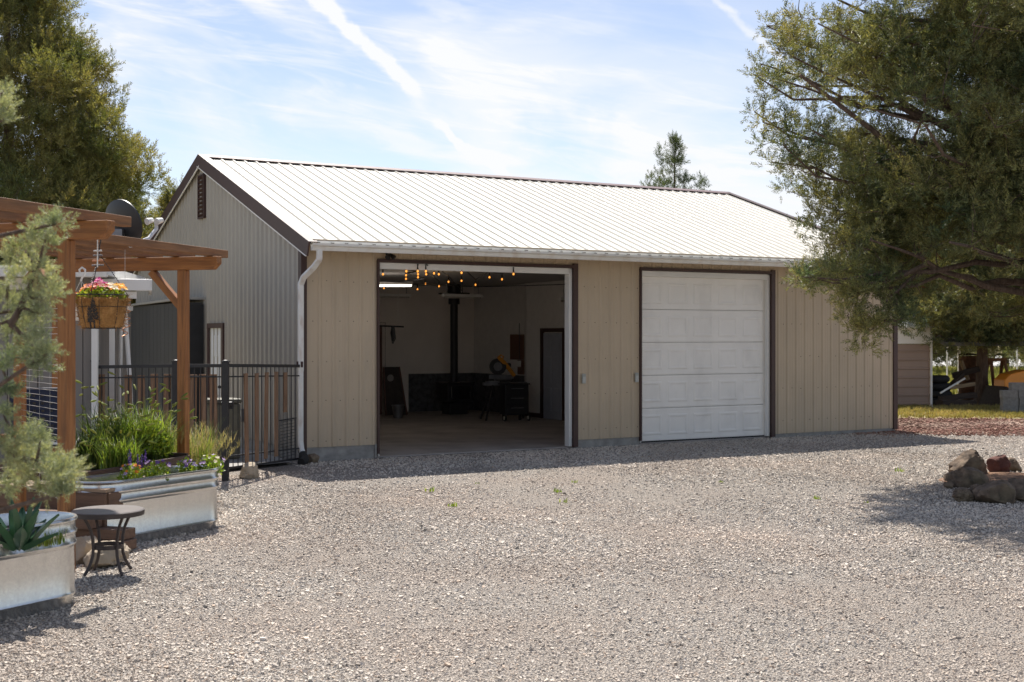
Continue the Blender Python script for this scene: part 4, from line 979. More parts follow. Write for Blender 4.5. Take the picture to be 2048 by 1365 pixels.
V, F, _ = blades(220, .14, .13, .8, .006, droop=.5); raw_mesh('blades', V, F, m_grass, t)

# hanging basket
q = at(204, 612, 11.25)
HB = thing('hanging_basket', 'coco-lined hanging basket of bright flowers with a black pine-tree silhouette', 'hanging basket', q)
rb = .215; zt = 0.06
m_coco = mat('coco_fibre', (.30, .15, .045), .95, scale=18, stretch=(1, 1, .5), col2=(.58, .33, .12), bump=1.0, bscale=60)
mb = MB(); prof = [(.02, -.20), (.155, -.20), (.175, -.17), (.19, -.08), (.205, .02), (.215, zt), (.20, zt + .01), (.18, zt - .02), (.02, zt - .03)]
mb.lathe(prof, 36); V0 = mb.V; mb.V = [(x + random.gauss(0, .0035), y + random.gauss(0, .0035), z + random.gauss(0, .003)) for x, y, z in V0]; lin = mb.build('coco_liner', m_coco, HB, smooth=True)
V, F = [], []
n = 4200; a = rng.random(n) * 6.283; z = np.where(rng.random(n) < .3, zt + rng.normal(0, .022, n) - .01, rng.uniform(-.20, zt, n)); rr = np.interp(z, [-.20, -.17, -.08, .02, .06], [.155, .176, .191, .206, .214]) + rng.normal(0, .003, n)
P = np.stack([rr * np.cos(a), rr * np.sin(a), z], 1); d = rng.normal(0, .6, (n, 3)) + np.stack([np.cos(a), np.sin(a), np.zeros(n)], 1) * .4; d *= .03
s_ = rng.normal(0, .0016, (n, 3)); V = np.stack([P, P + s_, P + d + s_, P + d], 1).reshape(-1, 3); raw_mesh('coco_fringe', V, np.arange(n * 4).reshape(-1, 4), m_coco, HB)
mb = MB()
def ringpts(r, z, n=32): return [(r * math.cos(2 * math.pi * i / n), r * math.sin(2 * math.pi * i / n), z) for i in range(n + 1)]
mb.tube(ringpts(.222, zt + .035), .005, 6); mb.tube(ringpts(.208, -.01), .003, 6); mb.tube(ringpts(.165, -.20), .005, 6)
for i in range(8): a = i * math.pi / 4 + .2; c, s = math.cos(a), math.sin(a); mb.tube([(.222 * c, .222 * s, zt + .035), (.213 * c, .213 * s, -.0), (.196 * c, .196 * s, -.10), (.166 * c, .166 * s, -.20)], .003, 6)
mb.build('wire_frame', m_black, HB, smooth=True)
mb = MB()                                             # two pine silhouettes cut from sheet steel on the front of the frame
def pine(cx, zb, h, w):
    tiers = 6; L_ = [(cx - .008, zb)]; L_ += [(cx - .008, zb + h * .28)]
    left = []; 
    for i in range(tiers):
        f = i / tiers; ww = w * (1 - f * .85); zz = zb + h * (.26 + .72 * f); left += [(-ww, zz), (-ww * .55, zz + h * .055)]
    pts = [(-.008, zb), (-.008, zb + h * .27)] + left + [(0, zb + h)] + [(-x, z) for x, z in reversed(left)] + [(.008, zb + h * .27), (.008, zb)]
    def cyl(x, z): a_ = (x + cx) / .20 - math.pi / 2 - .12; r_ = .222 - max(0, (.04 - z)) * .19; return (r_ * math.cos(a_), r_ * math.sin(a_), z)
    P = [cyl(x, z) for x, z in pts]; Pi = [(x * .985, y * .985, z) for x, y, z in P]; mid = [cyl(0, z) for x, z in pts]
    nP = len(P); mb.add(P + Pi, [(i, (i + 1) % nP, (i + 1) % nP + nP, i + nP) for i in range(nP)])
    m_ = nP // 2
    for i in range(m_):                               # strips between mirrored outline points
        a_, b_, c_, d_ = i, i + 1, nP - 2 - i, nP - 1 - i
        if b_ <= c_: mb.add([P[a_], P[b_], P[c_], P[d_]], [(0, 1, 2, 3)]); mb.add([Pi[a_], Pi[b_], Pi[c_], Pi[d_]], [(3, 2, 1, 0)])
pine(-.025, -.20, .20, .042); pine(.015, -.20, .27, .062)
mb.build('pine_silhouette', m_black, HB)
V, F = leaves(1500, (.215, .215, .13), .040, .8, zt); raw_mesh('foliage', V, F, m_leaf, HB)
for mm, n_, off, sp in ((m_yel2, 20, (.13, 0, .03), .085), (m_yel2, 9, (-.16, 0, .0), .06), (m_org, 12, (-.11, -.04, .03), .07), (m_mag, 12, (.02, -.03, .05), .05), (m_mag, 7, (-.03, 0, .09), .035), (m_redp, 12, (.01, -.08, .02), .11), (m_pink, 13, (-.03, -.05, .03), .13), (m_wht, 12, (.06, -.08, .03), .10)):
    V, F = flat_flowers(n_, (sp, sp), zt + .055, .026, dome=.4); blooms(HB, V, mm, off)
mb = MB(); top = Vector((at(199, 482, 11.25))) - q
for i in range(3):
    a = i * 2.094 + .4; e = Vector((.222 * math.cos(a), .222 * math.sin(a), zt + .035)); k = 26; s0 = top - Vector((0, 0, .12))
    for j in range(k): mb.tube([e.lerp(s0, j / k), e.lerp(s0, (j + .7) / k)], .0045, 5)
mb.tube([top - Vector((0, 0, .12)), top - Vector((0, 0, .05)), top + Vector((.012, 0, .0)), top + Vector((0, 0, .03))], .005, 6); mb.build('chain', m_black, HB)
mc = mat('copper_wire', (.55, .28, .17), .35, metal=.7)
q3 = at(195, 512, 11.05); t = thing('wind_chime', 'small string of silver and copper discs hung above the flower basket', 'wind chime', q3)
mb = MB(); mb.tube([(0, 0, .26), (0, 0, -.10)], .006, 6); mb.build('rod', m_wire, t); 
for i, (z, mm) in enumerate(((.04, m_wire), (0, m_steel), (-.045, mc), (-.085, m_steel))):
    mb = MB(); mb.tube([(-.035 - .005 * i, 0, z), (.035 + .005 * i, .01, z + .004)], .008, 8); mb.build('bead', mm, t, smooth=True)
q3 = at(250, 640, 12.6); t = thing('wind_spinner', 'copper spiral wind spinner hanging behind the flower basket', 'wind spinner', q3)
mb = MB(); mb.tube([(.05 * math.cos(i * .7) * (1 if i < 30 else .5), .05 * math.sin(i * .7), .16 - i * .008) for i in range(42)], .005, 6); mb.build('spiral', mc, t, smooth=True)
mb = MB(); mb.tube([(0, 0, .16), (0, 0, 2.80 - q3.z)], .002, 4); mb.build('line', m_wire, t)
q3 = at(166, 575, 12.2); t = thing('planter_hook', 'white plastic hanging pot with hook partly behind the near post', 'hanging pot', q3)
mb = MB(); mb.tube([(-.03, 0, .14), (-.035, 0, .17), (-.01, 0, .19), (.02, 0, .17), (.02, 0, .13), (-.01, 0, .09), (-.02, 0, .06)], .010, 8); mb.build('hook', m_white, t, smooth=True)
mb = MB()
for x in (-.13, 0, .12): mb.tube([(-.02, 0, .07), (x, .0, -.16)], .003, 5)
mb.build('hanger', m_wire, t); mb = MB(); mb.lathe([(.09, -.32), (.14, -.17), (.15, -.16), (.13, -.18)], 20); mb.build('pot', m_white, t, smooth=True)
V, F = leaves(300, (.15, .15, .12), .045, .9, -.18); raw_mesh('foliage', V, F, m_leaf, t); V, F = flat_flowers(12, (.15, .15), -.12, .03); blooms(t, V, m_org); V, F = flat_flowers(1, (.15, .15), -.14, .03); blooms(t, V, m_mag)

# ------------------------------------------------------------------ rocks
def rock(name, label, c, size, m, seed, group=None, rz=0.0, sink=.12):
    mb = MB(); n, k = 64, 40; mb.ball((0, 0, 0), 1.0, (1, 1, 1), n, k); P = np.array(mb.V)
    q = np.sign(P) * np.abs(P) ** .9; rg = 1 - np.abs(vnoise(P, seed + 4, 1.9)) * .5; q = q * (1 + .10 * vnoise(P, seed, 1.1) + .10 * rg + .035 * vnoise(P, seed + 1, 4.2) + .05 * np.minimum(0, vnoise(P, seed + 2, 7)) + .022 * vnoise(P, seed + 3, 15) - .03 * np.abs(vnoise(P, seed + 5, 5.5)))[:, None]
    r_ = np.random.default_rng(seed + 9)
    for k in range(16):
        d = r_.normal(0, 1, 3); d /= np.linalg.norm(d); h_ = r_.uniform(.66, .98); ex = np.maximum(0, q @ d - h_); q -= d[None] * ex[:, None] * .92
    q *= 1 + (.020 * vnoise(q, seed + 6, 6) + .012 * vnoise(q, seed + 7, 16))[:, None]
    q *= np.array(size) / 2; q[:, 2] = np.maximum(q[:, 2], -size[2] * .36); c_, s_ = math.cos(rz), math.sin(rz); x, y = q[:, 0].copy(), q[:, 1].copy(); q[:, 0] = x * c_ - y * s_; q[:, 1] = x * s_ + y * c_
    mb.V = [tuple(v) for v in q]; o = mb.build(name, m, None, smooth=True); o.location = (c[0], c[1], size[2] * (.36 - sink) + (c[2] if len(c) > 2 else 0)); return tag(o, label, 'rock', group)
m_lava = mat('brown_lava_rock', (.085, .063, .047), .95, scale=7, col2=(.28, .20, .14), bump=1.0, bscale=11, streak=((.11, .12, .06), 2.5, (1, 1, 1), .45))
m_redl = mat('red_lava_rock', (.09, .035, .028), .95, scale=4, col2=(.15, .065, .05), bump=1.0, bscale=11)
m_pale = mat('pale_field_stone', (.30, .24, .17), .9, scale=3.5, col2=(.42, .36, .28), bump=.8, bscale=9)
RG = 'rocks ringing the juniper island'
for i, (px, py, w, h, d, mm, lab) in enumerate((
        (2008, 1006, .56, .42, .5, m_lava, 'large tan rock at the front right of the rock ring, partly sunlit'),
        (1964, 1000, .30, .30, .32, m_lava, 'rounded brown rock between the front right rock and the pitted rock'),
        (1932, 1002, .30, .28, .30, m_lava, 'small pitted grey rock at the front foot of the rock ring'),
        (1948, 975, .62, .46, .5, m_lava, 'broad mossy grey rock in the middle of the rock ring'),
        (1942, 952, .62, .50, .5, m_lava, 'big dark flat-topped rock at the back left of the rock ring'),
        (2006, 946, .38, .42, .4, m_redl, 'pointed dark red lava rock at the back of the rock ring'),
        (2030, 942, .30, .28, .3, m_lava, 'tan rock behind the red lava rock'),
        (1905, 962, .17, .16, .2, m_lava, 'small grey stone at the left tip of the rock ring'),
        (1900, 975, .15, .12, .16, m_lava, 'smallest dark stone at the left foot of the rock ring'),
        (2062, 1000, .5, .4, .5, m_lava, 'brown rock cut by the right picture edge in the rock ring'))):
    p = gnd(px, py); p.y += d * .35; rock('boulder', lab, p, (w * .92, d * .85, h * .84), mm, 40 + i * 3, RG, rz=i * .9)
IS = MB(); V = []; n = 40
for i in range(n): a = 2 * math.pi * i / n; V.append((6.95 + (1.15 + .1 * math.sin(3 * a)) * math.cos(a), 16.7 + (1.45 + .1 * math.cos(4 * a)) * math.sin(a), -.015))
V2 = [(6.95 + (x - 6.95) * .7, 16.7 + (y - 16.7) * .7, .03) for x, y, z in V]
IS.add(V + V2 + [(6.95, 16.7, .06)], [(i, (i + 1) % n, (i + 1) % n + n, i + n) for i in range(n)] + [(i + n, (i + 1) % n + n, 2 * n) for i in range(n)])
tag(IS.build('soil_mound', mat('needle_litter', (.11, .055, .03), .95, scale=14, col2=(.28, .155, .085), bump=1.0, bscale=40), None, smooth=True), kind='structure')
for i, (px, py, w, h, d, mm, lab) in enumerate(((499, 955, .30, .27, .26, m_pale, 'rounded pale boulder standing in front of the iron gate'), (626, 923, .20, .15, .2, m_lava, 'small brown rock beside the foot of the downspout'),
        (212, 1126, .50, .22, .34, m_pale, 'rough pale boulder on the gravel behind the round table'), (168, 1120, .34, .28, .3, m_pale, 'pale boulder between the near tank and the round table'))):
    p = gnd(px, py); rock('boulder', lab, p, (w, d, h * 1.2), mm, 90 + i * 5, None, rz=i * .7)

# ------------------------------------------------------------------ right background
CP = thing('carport', 'metal carport with brown ribbed side wall and white roof at the right behind the garage', 'carport', (11.0, 34.6, 0), R(6))
m_cw = mat('brown_ribbed_steel', (.30, .215, .165), .5, var=.06, scale=2)
m_pale_roof = mat('pale_carport_roof', (.70, .69, .66), .45, var=.04)
mb = MB(); prof = []; pitch = .24
for i in range(7):
    z = .05 + i * pitch; prof += [(z, 0), (z + .012, .03), (z + .045, .03), (z + .06, 0)]
prof.append((1.70, 0)); V = []; F = []
for z, h in prof: V += [(-3.0, -h, z), (.42, -h, z)]
for i in range(len(prof) - 1): F.append((2 * i, 2 * i + 1, 2 * i + 3, 2 * i + 2))
mb.add(V, F); mb.box((-1.29, .03, .87), (3.42, .03, 1.66)); mb.build('wall', m_cw, CP)
mb = MB(); mb.box((-1.29, .0, 1.95), (3.44, .06, .46)); mb.build('wall', m_white, CP)
mb = MB(); mb.box((.44, -.02, 1.05), (.06, .08, 2.25)); 
mb.build('corner_post', m_gutter, CP)
mb = MB(); q = [(-3.2, -.1, 2.16), (-3.2, 3.2, 2.95), (-3.2, 6.5, 2.16)]
mb.prism([(-3.2, -.15, 2.14), (-3.2, 3.2, 2.92), (-3.2, 6.55, 2.14), (-3.2, 6.55, 2.19), (-3.2, 3.2, 2.97), (-3.2, -.15, 2.19)], (3.9, 0, 0)); mb.build('roof', m_pale_roof, CP)
m_und = mat('dull_roof_underside', (.15, .145, .135), .7, var=.1)
mb = MB(); mb.prism([(.75, -.2, 1.66), (.75, 3.2, 2.5), (.75, 6.4, 1.66), (.75, 6.4, 1.74), (.75, 3.2, 2.60), (.75, -.2, 1.76)], (7.5, 0, 0)); mb.build('roof', m_und, CP)
for x, y in ((1.35, 6.2), (4.2, 6.2), (8.0, 6.2), (8.0, .0), (4.6, 0)):
    mb = MB(); mb.box((x, y, .86), (.07, .07, 1.72)); mb.build('post', m_gutter, CP)
m_old = mat('dark_old_timber', (.045, .03, .022), .85, var=.4, scale=5, stretch=(.4, 5, 5)); m_tanw = mat('tan_timber', (.30, .21, .12), .8, var=.25, scale=5, stretch=(.4, 5, 5))
TPt = 'scrap timbers piled under the carport'
for i, (a, b_, w, h, mm, lab) in enumerate((
        ((1878, 806, 34.5), (1945, 806, 35), .30, .14, m_old, 'dark timber lying lowest in the scrap pile beside the carport wall'),
        ((1880, 798, 34.8), (1950, 790, 35), .25, .14, m_old, 'long dark timber laid above the lowest one in the scrap pile'),
        ((1884, 790, 35), (1925, 748, 35.6), .14, .10, m_old, 'dark timber leaning steeply across the scrap pile'),
        ((1880, 787, 34.4), (1930, 757, 34.7), .03, .05, m_gutter, 'thin pale pole lying slanted over the scrap pile'),
        ((1905, 752, 36), (1958, 738, 36), .12, .16, m_old, 'dark rail bridging the top of the scrap pile'),
        ((1922, 722, 36), (1936, 760, 36.2), .09, .09, m_tanw, 'short brown post sticking up from the scrap pile'),
        ((1900, 776, 34.9), (1948, 768, 35.2), .12, .10, m_tanw, 'tan board resting in the middle of the scrap pile'))):
    t = plank('timber', at(*a), at(*b_), w, h, mm, None, bevel=.01); tag(t, lab, 'timber', TPt)
t = thing('tyre_stack', 'stack of worn black tyres beside the carport wall', 'tyres', (at(1876, 800, 35.2).x, 35.2, 0))
for i in range(4):
    mb = MB(); n = 22; R1, r1 = .24, .10; V = []; F = []
    for j in range(n):
        for k in range(10):
            a, b_ = 2 * math.pi * j / n, 2 * math.pi * k / 10; V.append(((R1 + r1 * math.cos(b_)) * math.cos(a), (R1 + r1 * math.cos(b_)) * math.sin(a), .11 + i * .21 + r1 * 1.05 * math.sin(b_))); F.append((j * 10 + k, ((j + 1) % n) * 10 + k, ((j + 1) % n) * 10 + (k + 1) % 10, j * 10 + (k + 1) % 10))
    mb.add(V, F); o2 = mb.build('tyre', m_rub, t, smooth=True); o2.location = (random.gauss(0, .03), random.gauss(0, .03), 0)
t = thing('burn_barrel', 'rusty brown barrel standing behind the far juniper trunk', 'barrel', (at(1938, 735, 37.5).x, 37.5, .0))
mb = MB(); mb.lathe([(.29, .05), (.29, .35), (.305, .37), (.29, .39), (.29, .65), (.305, .67), (.29, .69), (.29, 1.32), (.30, 1.34), (.27, 1.34)], 20); mb.build('body', mat('rusty_steel', (.13, .06, .035), .85, var=.5, scale=5), t, smooth=True)
mb = MB(); mb.lathe([(.31, 1.36), (.31, 1.39), (.05, 1.42)], 20); mb.build('lid', m_old, t)
# orange tractor
p = at(2040, 800, 35.2); t = thing('tractor', 'orange garden tractor with black wheels cut by the right picture edge', 'tractor', (p.x, p.y, 0), R(8))
m_or = mat('orange_paint', (.85, .30, .03), .35, var=.06)
mb = MB(); mb.prism([(-.62, -.30, .42), (.45, -.30, .42), (.45, -.30, .98), (.05, -.30, 1.00), (-.45, -.30, .88), (-.62, -.30, .72)], (0, .60, 0)); mb.build('hood', m_or, t, bevel=.03)
mb = MB(); mb.box((.72, 0, .55), (.7, .62, .22)); mb.box((.9, 0, .72), (.35, .9, .06)); mb.build('body', m_or, t, bevel=.03)
mb = MB(); mb.box((.95, 0, .88), (.42, .46, .12)); mb.box((1.15, 0, 1.12), (.10, .46, .42)); mb.build('seat', m_black, t, bevel=.03)
mb = MB(); mb.tube([(.42, 0, .95), (.55, 0, 1.14)], .03, 8); mb.tube([(.55 + .06 * math.cos(i * .5236), .19 * math.sin(i * .5236), 1.15 + .10 * math.cos(i * .5236)) for i in range(13)], .018, 6); mb.build('steering_wheel', m_black, t, smooth=True)
for x, y, r, w in ((-.35, -.42, .24, .16), (-.35, .42, .24, .16), (.9, -.46, .42, .26), (.9, .46, .42, .26)):
    mb = MB(); mb.tube([(x, y - w / 2, r), (x, y - w / 2 + .04, r), (x, y + w / 2 - .04, r), (x, y + w / 2, r)], [r * .86, r, r, r * .86], 24); w_ = mb.build('wheel', m_rub, t, smooth=True)
    mb = MB(); mb.tube([(x, y - w / 2 - .006, r), (x, y + w / 2 + .006, r)], r * .5, 18); mb.build('rim', m_or, w_)
mb = MB(); mb.prism([(-.95, -.55, .0), (-.70, -.55, .55), (-.62, -.55, .50), (-.82, -.55, .02)], (0, 1.1, 0)); mb.build('blade', m_old, t)
# brown A-frame board by the trunk
t = thing('sawhorse', 'brown wooden sawhorse with splayed legs right of the far juniper trunk', 'sawhorse', (at(1990, 795, 36.4).x, 36.4, 0), R(20))
m_br = mat('brown_stain', (.17, .065, .02), .7, var=.2); plank('top', (-.3, 0, 1.25), (.38, 0, 1.25), .12, .09, m_br, t)
for x in (-.2, .28):
    for y in (-.32, .32): plank('leg', (x + .02, y * .15, 1.22), (x + (.10 if x > 0 else -.06), y, .0), .09, .05, m_br, t)
plank('brace_board', (-.2, -.2, .6), (.32, -.2, .6), .03, .12, m_br, t)
# cinder blocks
m_blk = mat('cinder_block', (.20, .20, .195), .95, var=.2, scale=12, bump=.7, bscale=40)
bx, by = at(2034, 822, 31.8).x, 31.8; k = 0
proto = None
for lev, xs in ((0, (-.2, .21, .62)), (1, (-.19, .22, .63)), (2, (-.21, .2, .61)), (3, (.02, .43))):
    for j, x in enumerate(xs):
        w3 = ('bottom', 'second', 'third', 'top')[lev]; side = ('left end', 'middle', 'right end')[j] if len(xs) == 3 else ('left block', 'right block')[j]
        if proto is None:
            proto = MB()
            for y in (-.08, .08): proto.box((0, y, .095), (.39, .035, .19))
            for xx in (-.18, 0, .18): proto.box((xx, 0, .095), (.032, .125, .188))
            proto = proto.build('cinder_block', m_blk, None, bevel=.004); ob = proto
        else: ob = proto.copy(); COL.objects.link(ob)
        ob.location = (bx + x, by + random.gauss(0, .012), lev * .191); ob.rotation_euler = (0, 0, random.gauss(0, .02))
        tag(ob, f'grey cinder block at the {side} of the {w3} course in the stack', 'block', 'cinder blocks stacked by the red path')
# posts along the far fence
for px, lab in ((2034, 'thin metal fence post in the far grass at the right edge'), (1894, 'thin pale fence post seen under the carport beside the barrel')):
    p = at(px, 740, 52); t = tag(MB().box((0, 0, .75), (.05, .05, 1.5)).box((0, -.03, 1.2), (.06, .02, .05)).box((0, -.03, .7), (.06, .02, .05)).build('fence_post', m_gutter, None), lab, 'post', 'posts of the far fence'); t.location = (p.x, p.y, -.03)
# grass by the red path and in the far field
def field_grass(name, label, reg, n, h, m_, z=0.0):
    """tufts scattered over a quad region in world metres"""
    parts = []; v0, f0, _ = blades(14, .05, h, .7, .012, seg=2, droop=.4); k = len(v0)
    P = np.array(reg); a, b_ = rng.random(n), rng.random(n)
    Q = ((1 - a) * (1 - b_))[:, None] * P[0] + (a * (1 - b_))[:, None] * P[1] + (a * b_)[:, None] * P[2] + ((1 - a) * b_)[:, None] * P[3]
    th = rng.random(n) * 6.28; s = rng.uniform(.5, 1.3, n); c, d = np.cos(th), np.sin(th)
    V = np.stack([(v0[None, :, 0] * c[:, None] - v0[None, :, 1] * d[:, None]) * s[:, None] + Q[:, :1], (v0[None, :, 0] * d[:, None] + v0[None, :, 1] * c[:, None]) * s[:, None] + Q[:, 1:2], v0[None, :, 2] * s[:, None] + z], -1).reshape(-1, 3)
    F = (f0[None] + (np.arange(n) * k)[:, None, None]).reshape(-1, 4)
    tag(raw_mesh(name, V, F, m_), label, 'grass', kind='stuff')
m_dry2 = mat('dry_yellow_grass', (.20, .19, .06), .8, scale=.8, col2=(.40, .33, .15), island=.35, transl=.35)
m_fg = mat('field_green_grass', (.12, .17, .03), .8, scale=.6, col2=(.30, .28, .10), island=.35, transl=.35)
field_grass('verge_grass', 'short dry yellow-green grass between the red path and the carport', [(8.0, 29.9), (26, 29.2), (26, 35), (8.6, 34.4)], 5200, .10, m_dry2)
field_grass('meadow_grass', 'green and yellow grass beyond the carport and under the trees', [(9, 40), (32, 40), (45, 76), (18, 76)], 9000, .30, m_fg, -.05)
field_grass('weeds', 'few green weeds sprouting through the gravel', [(-2.5, 14), (5, 14), (7, 21), (-.5, 16.8)], 10, .05, m_leaf, -.01)

# ------------------------------------------------------------------ junipers
m_bark = mat('juniper_bark', (.085, .055, .04), .95, scale=6, stretch=(5, 5, .7), col2=(.19, .135, .10), bump=1.0, bscale=14)
m_jun = mat('juniper_foliage', (.066, .105, .052), .55, scale=1.3, col2=(.26, .245, .090), island=.6, transl=.34, thr=(.35, .65))
m_jgold = mat('golden_juniper_foliage', (.080, .108, .036), .6, scale=.8, col2=(.22, .205, .070), island=.4, transl=.42, thr=(.35, .62))
m_jblue = mat('grey_green_juniper_foliage', (.18, .235, .15), .6, scale=2.5, col2=(.41, .43, .26), island=.35, transl=.3)
m_dead = mat('dead_brown_foliage', (.14, .065, .03), .8, scale=2, col2=(.22, .11, .05), island=.3, transl=.3)
def sprig_template(seed, nb=28, w=.023):
    r_ = np.random.default_rng(seed); V = []
    for i in range(nb):
        t = .06 + .94 * i / (nb - 1); a = i * 2.4 + r_.random(); up = r_.uniform(.75, 1.5); d = np.array([math.cos(a), math.sin(a), up]); d /= np.linalg.norm(d)
        L_ = .30 * (1.10 - .62 * t) * r_.uniform(.75, 1.25); b = np.array([0, 0, t * .85]) + r_.normal(0, .025, 3); s = np.cross(d, r_.normal(0, 1, 3)); s /= np.linalg.norm(s); ww = w * r_.uniform(.7, 1.3)
        V += [b, b + d * L_ * .45 - s * ww, b + d * L_, b + d * L_ * .5 + s * ww]
    return np.array(V)
SPR = [sprig_template(s) for s in range(8)]
SPRB = [sprig_template(s, 16, .062) for s in range(8)]
def sprigs(P, D, size):
    """replicate sprig templates at points P along directions D"""
    n = len(P); D = D / np.linalg.norm(D, axis=1)[:, None]; X = np.cross(D, rng.normal(0, 1, (n, 3))); X /= np.linalg.norm(X, axis=1)[:, None]; Y = np.cross(D, X)
    T = np.stack(SPR)[rng.integers(0, len(SPR), n)] * (size * rng.uniform(.65, 1.3, n))[:, None, None]
    V = P[:, None, :] + T[..., :1] * X[:, None, :] + T[..., 1:2] * Y[:, None, :] + T[..., 2:] * D[:, None, :]
    return V.reshape(-1, 3), np.arange(n * T.shape[1]).reshape(-1, 4)
def clump_sprigs(C, Rr, per, size, up=.6):
    """C (n,3) clump centres with radii: shoots fan outward and upward from each"""
    n = len(C); idx = np.repeat(np.arange(n), per); d = rng.normal(0, 1, (len(idx), 3)); d /= np.linalg.norm(d, axis=1)[:, None]
    r = rng.random(len(idx)) ** .5; P = C[idx] + d * (Rr[idx] * r)[:, None] * np.array([1, 1, .72])
    D = d * .8 + np.array([0, 0, up]) + rng.normal(0, .45, d.shape); return sprigs(P, D, size)
def bent(p0, p1, sag, k=7, wob=.06):
    p0, p1 = Vector(p0), Vector(p1); L_ = (p1 - p0).length; out = []
    for i in range(k + 1):
        f = i / k; q = p0.lerp(p1, f); q.z += sag * L_ * 4 * f * (1 - f) * (1 if True else 0)
        if 0 < i < k: q += Vector((random.gauss(0, wob), random.gauss(0, wob), random.gauss(0, wob))) * L_ * .35
        out.append(q)
    return out
def juniper(name, label, base, H, tr, C, Rr, per, size, fm, nlimb=26, lowest=.15, group=None, up=.6, twig=True, extra_limbs=(), lean=(0, 0), dead=0, limb_r=.35, coarse=None):
    """trunk, limbs running to the clumps C (tree-local), crown of shoots"""
    t = thing(name, label, 'tree', base, 0, group); mb = MB(); k = 10
    tp = [Vector((lean[0] * (i / k) ** 1.3 + random.gauss(0, .02) * H * .12 * (i > 0), lean[1] * (i / k) ** 1.3 + random.gauss(0, .02) * H * .12 * (i > 0), H * .97 * i / k - (.1 if i == 0 else 0))) for i in range(k + 1)]
    mb.tube(tp, [tr * 1.35] + [tr * (1 - .93 * i / k) for i in range(1, k + 1)], 14)
    tk = mb.build('trunk', m_bark, t, smooth=True)
    def on_trunk(z):
        f = max(0, min(.999, z / (H * .97))) * k; i = int(f); return tp[i].lerp(tp[i + 1], f - i), tr * (1 - .93 * f / k)
    lb = MB(); n = len(C); order = np.argsort(-np.hypot(C[:, 0], C[:, 1])); ends = []; nodes = []
    for i in order:
        if len(ends) >= nlimb: break
        c = C[i]
        if all(np.linalg.norm(c - e) > max(.35, H * .055) for e in ends): ends.append(c)
    for c in ends:
        hr = math.hypot(c[0], c[1]); z0 = max(H * lowest, c[2] - hr * random.uniform(.15, .5)); q, r0 = on_trunk(z0); pts = bent(q, c, random.uniform(-.06, .02), 7)
        rr = min(r0 * .5, .010 * (Vector(c) - q).length + .015) * (1 if limb_r else 1); lb.tube(pts, [max(.006, rr * (1 - .85 * j / 7)) for j in range(8)], 7); nodes += [np.array(p) for p in pts[1:]]
    for a, b_, r0, sag in extra_limbs:
        pts = bent(a, b_, sag, 8, .035); lb.tube(pts, [r0 * (1 - .8 * j / 8) for j in range(9)], 8); nodes += [np.array(p) for p in pts[2:]]
    if twig and nodes:                                # twigs grow outwards from limb to clump to clump
        ND = np.array(nodes); D = np.array([np.linalg.norm(ND - c, axis=1).min() for c in C])
        for i in np.argsort(D):
            c = C[i]; d = np.linalg.norm(ND - c, axis=1); d = d + .35 * np.maximum(0, ND[:, 2] - c[2]); j = int(np.argmin(d))
            if .10 < d[j] < 1.2: lb.tube(bent(ND[j], c, -.03, 3, .10), [.006 + .006 * d[j], .006, .005, .002], 4, False)
            if random.random() < .5: ND = np.vstack([ND, c[None]])
    lb.build('limbs', m_bark, t, smooth=True)
    if coarse is None: V, F = clump_sprigs(C, Rr, per, size, up)
    else:                                             # clumps wholly outside the photograph get fewer, larger shoots
        V, F = clump_sprigs(C[~coarse], Rr[~coarse], per, size, up); V2, F2 = clump_sprigs(C[coarse], Rr[coarse], per // 4, size * 2, up); V, F = cat_([(V, F), (V2, F2)])
    raw_mesh('crown', V, F, fm, t)
    if dead:
        sel = rng.choice(len(C), dead); V, F = clump_sprigs(C[sel] * np.array([.8, .8, 1]) , Rr[sel] * .8, per // 3, size, .1); raw_mesh('dead_foliage', V, F, m_dead, t)
    return t
def cone_clumps(n, H, z0, prof, seed, rmin=.35, wob=.25):
    """clump centres in a crown whose radius at relative height f is given by prof [(f, r)]"""
    r_ = np.random.default_rng(seed); f = r_.random(n); z = z0 + (H - z0) * f; a = r_.random(n) * 6.283
    Rm = np.interp(f, [p[0] for p in prof], [p[1] for p in prof])
    lob = 1 + wob * (np.sin(a * 3 + z * 1.7 + seed) * .5 + np.sin(a * 5 - z * 2.3) * .35 + np.sin(z * 4.1 + a) * .3)
    r = Rm * lob * (rmin + (1 - rmin) * r_.random(n) ** .6); keep = r_.random(n) < np.clip(Rm / max(p[1] for p in prof) + .12, 0, 1)
    return np.stack([r * np.cos(a), r * np.sin(a), z], 1)[keep]

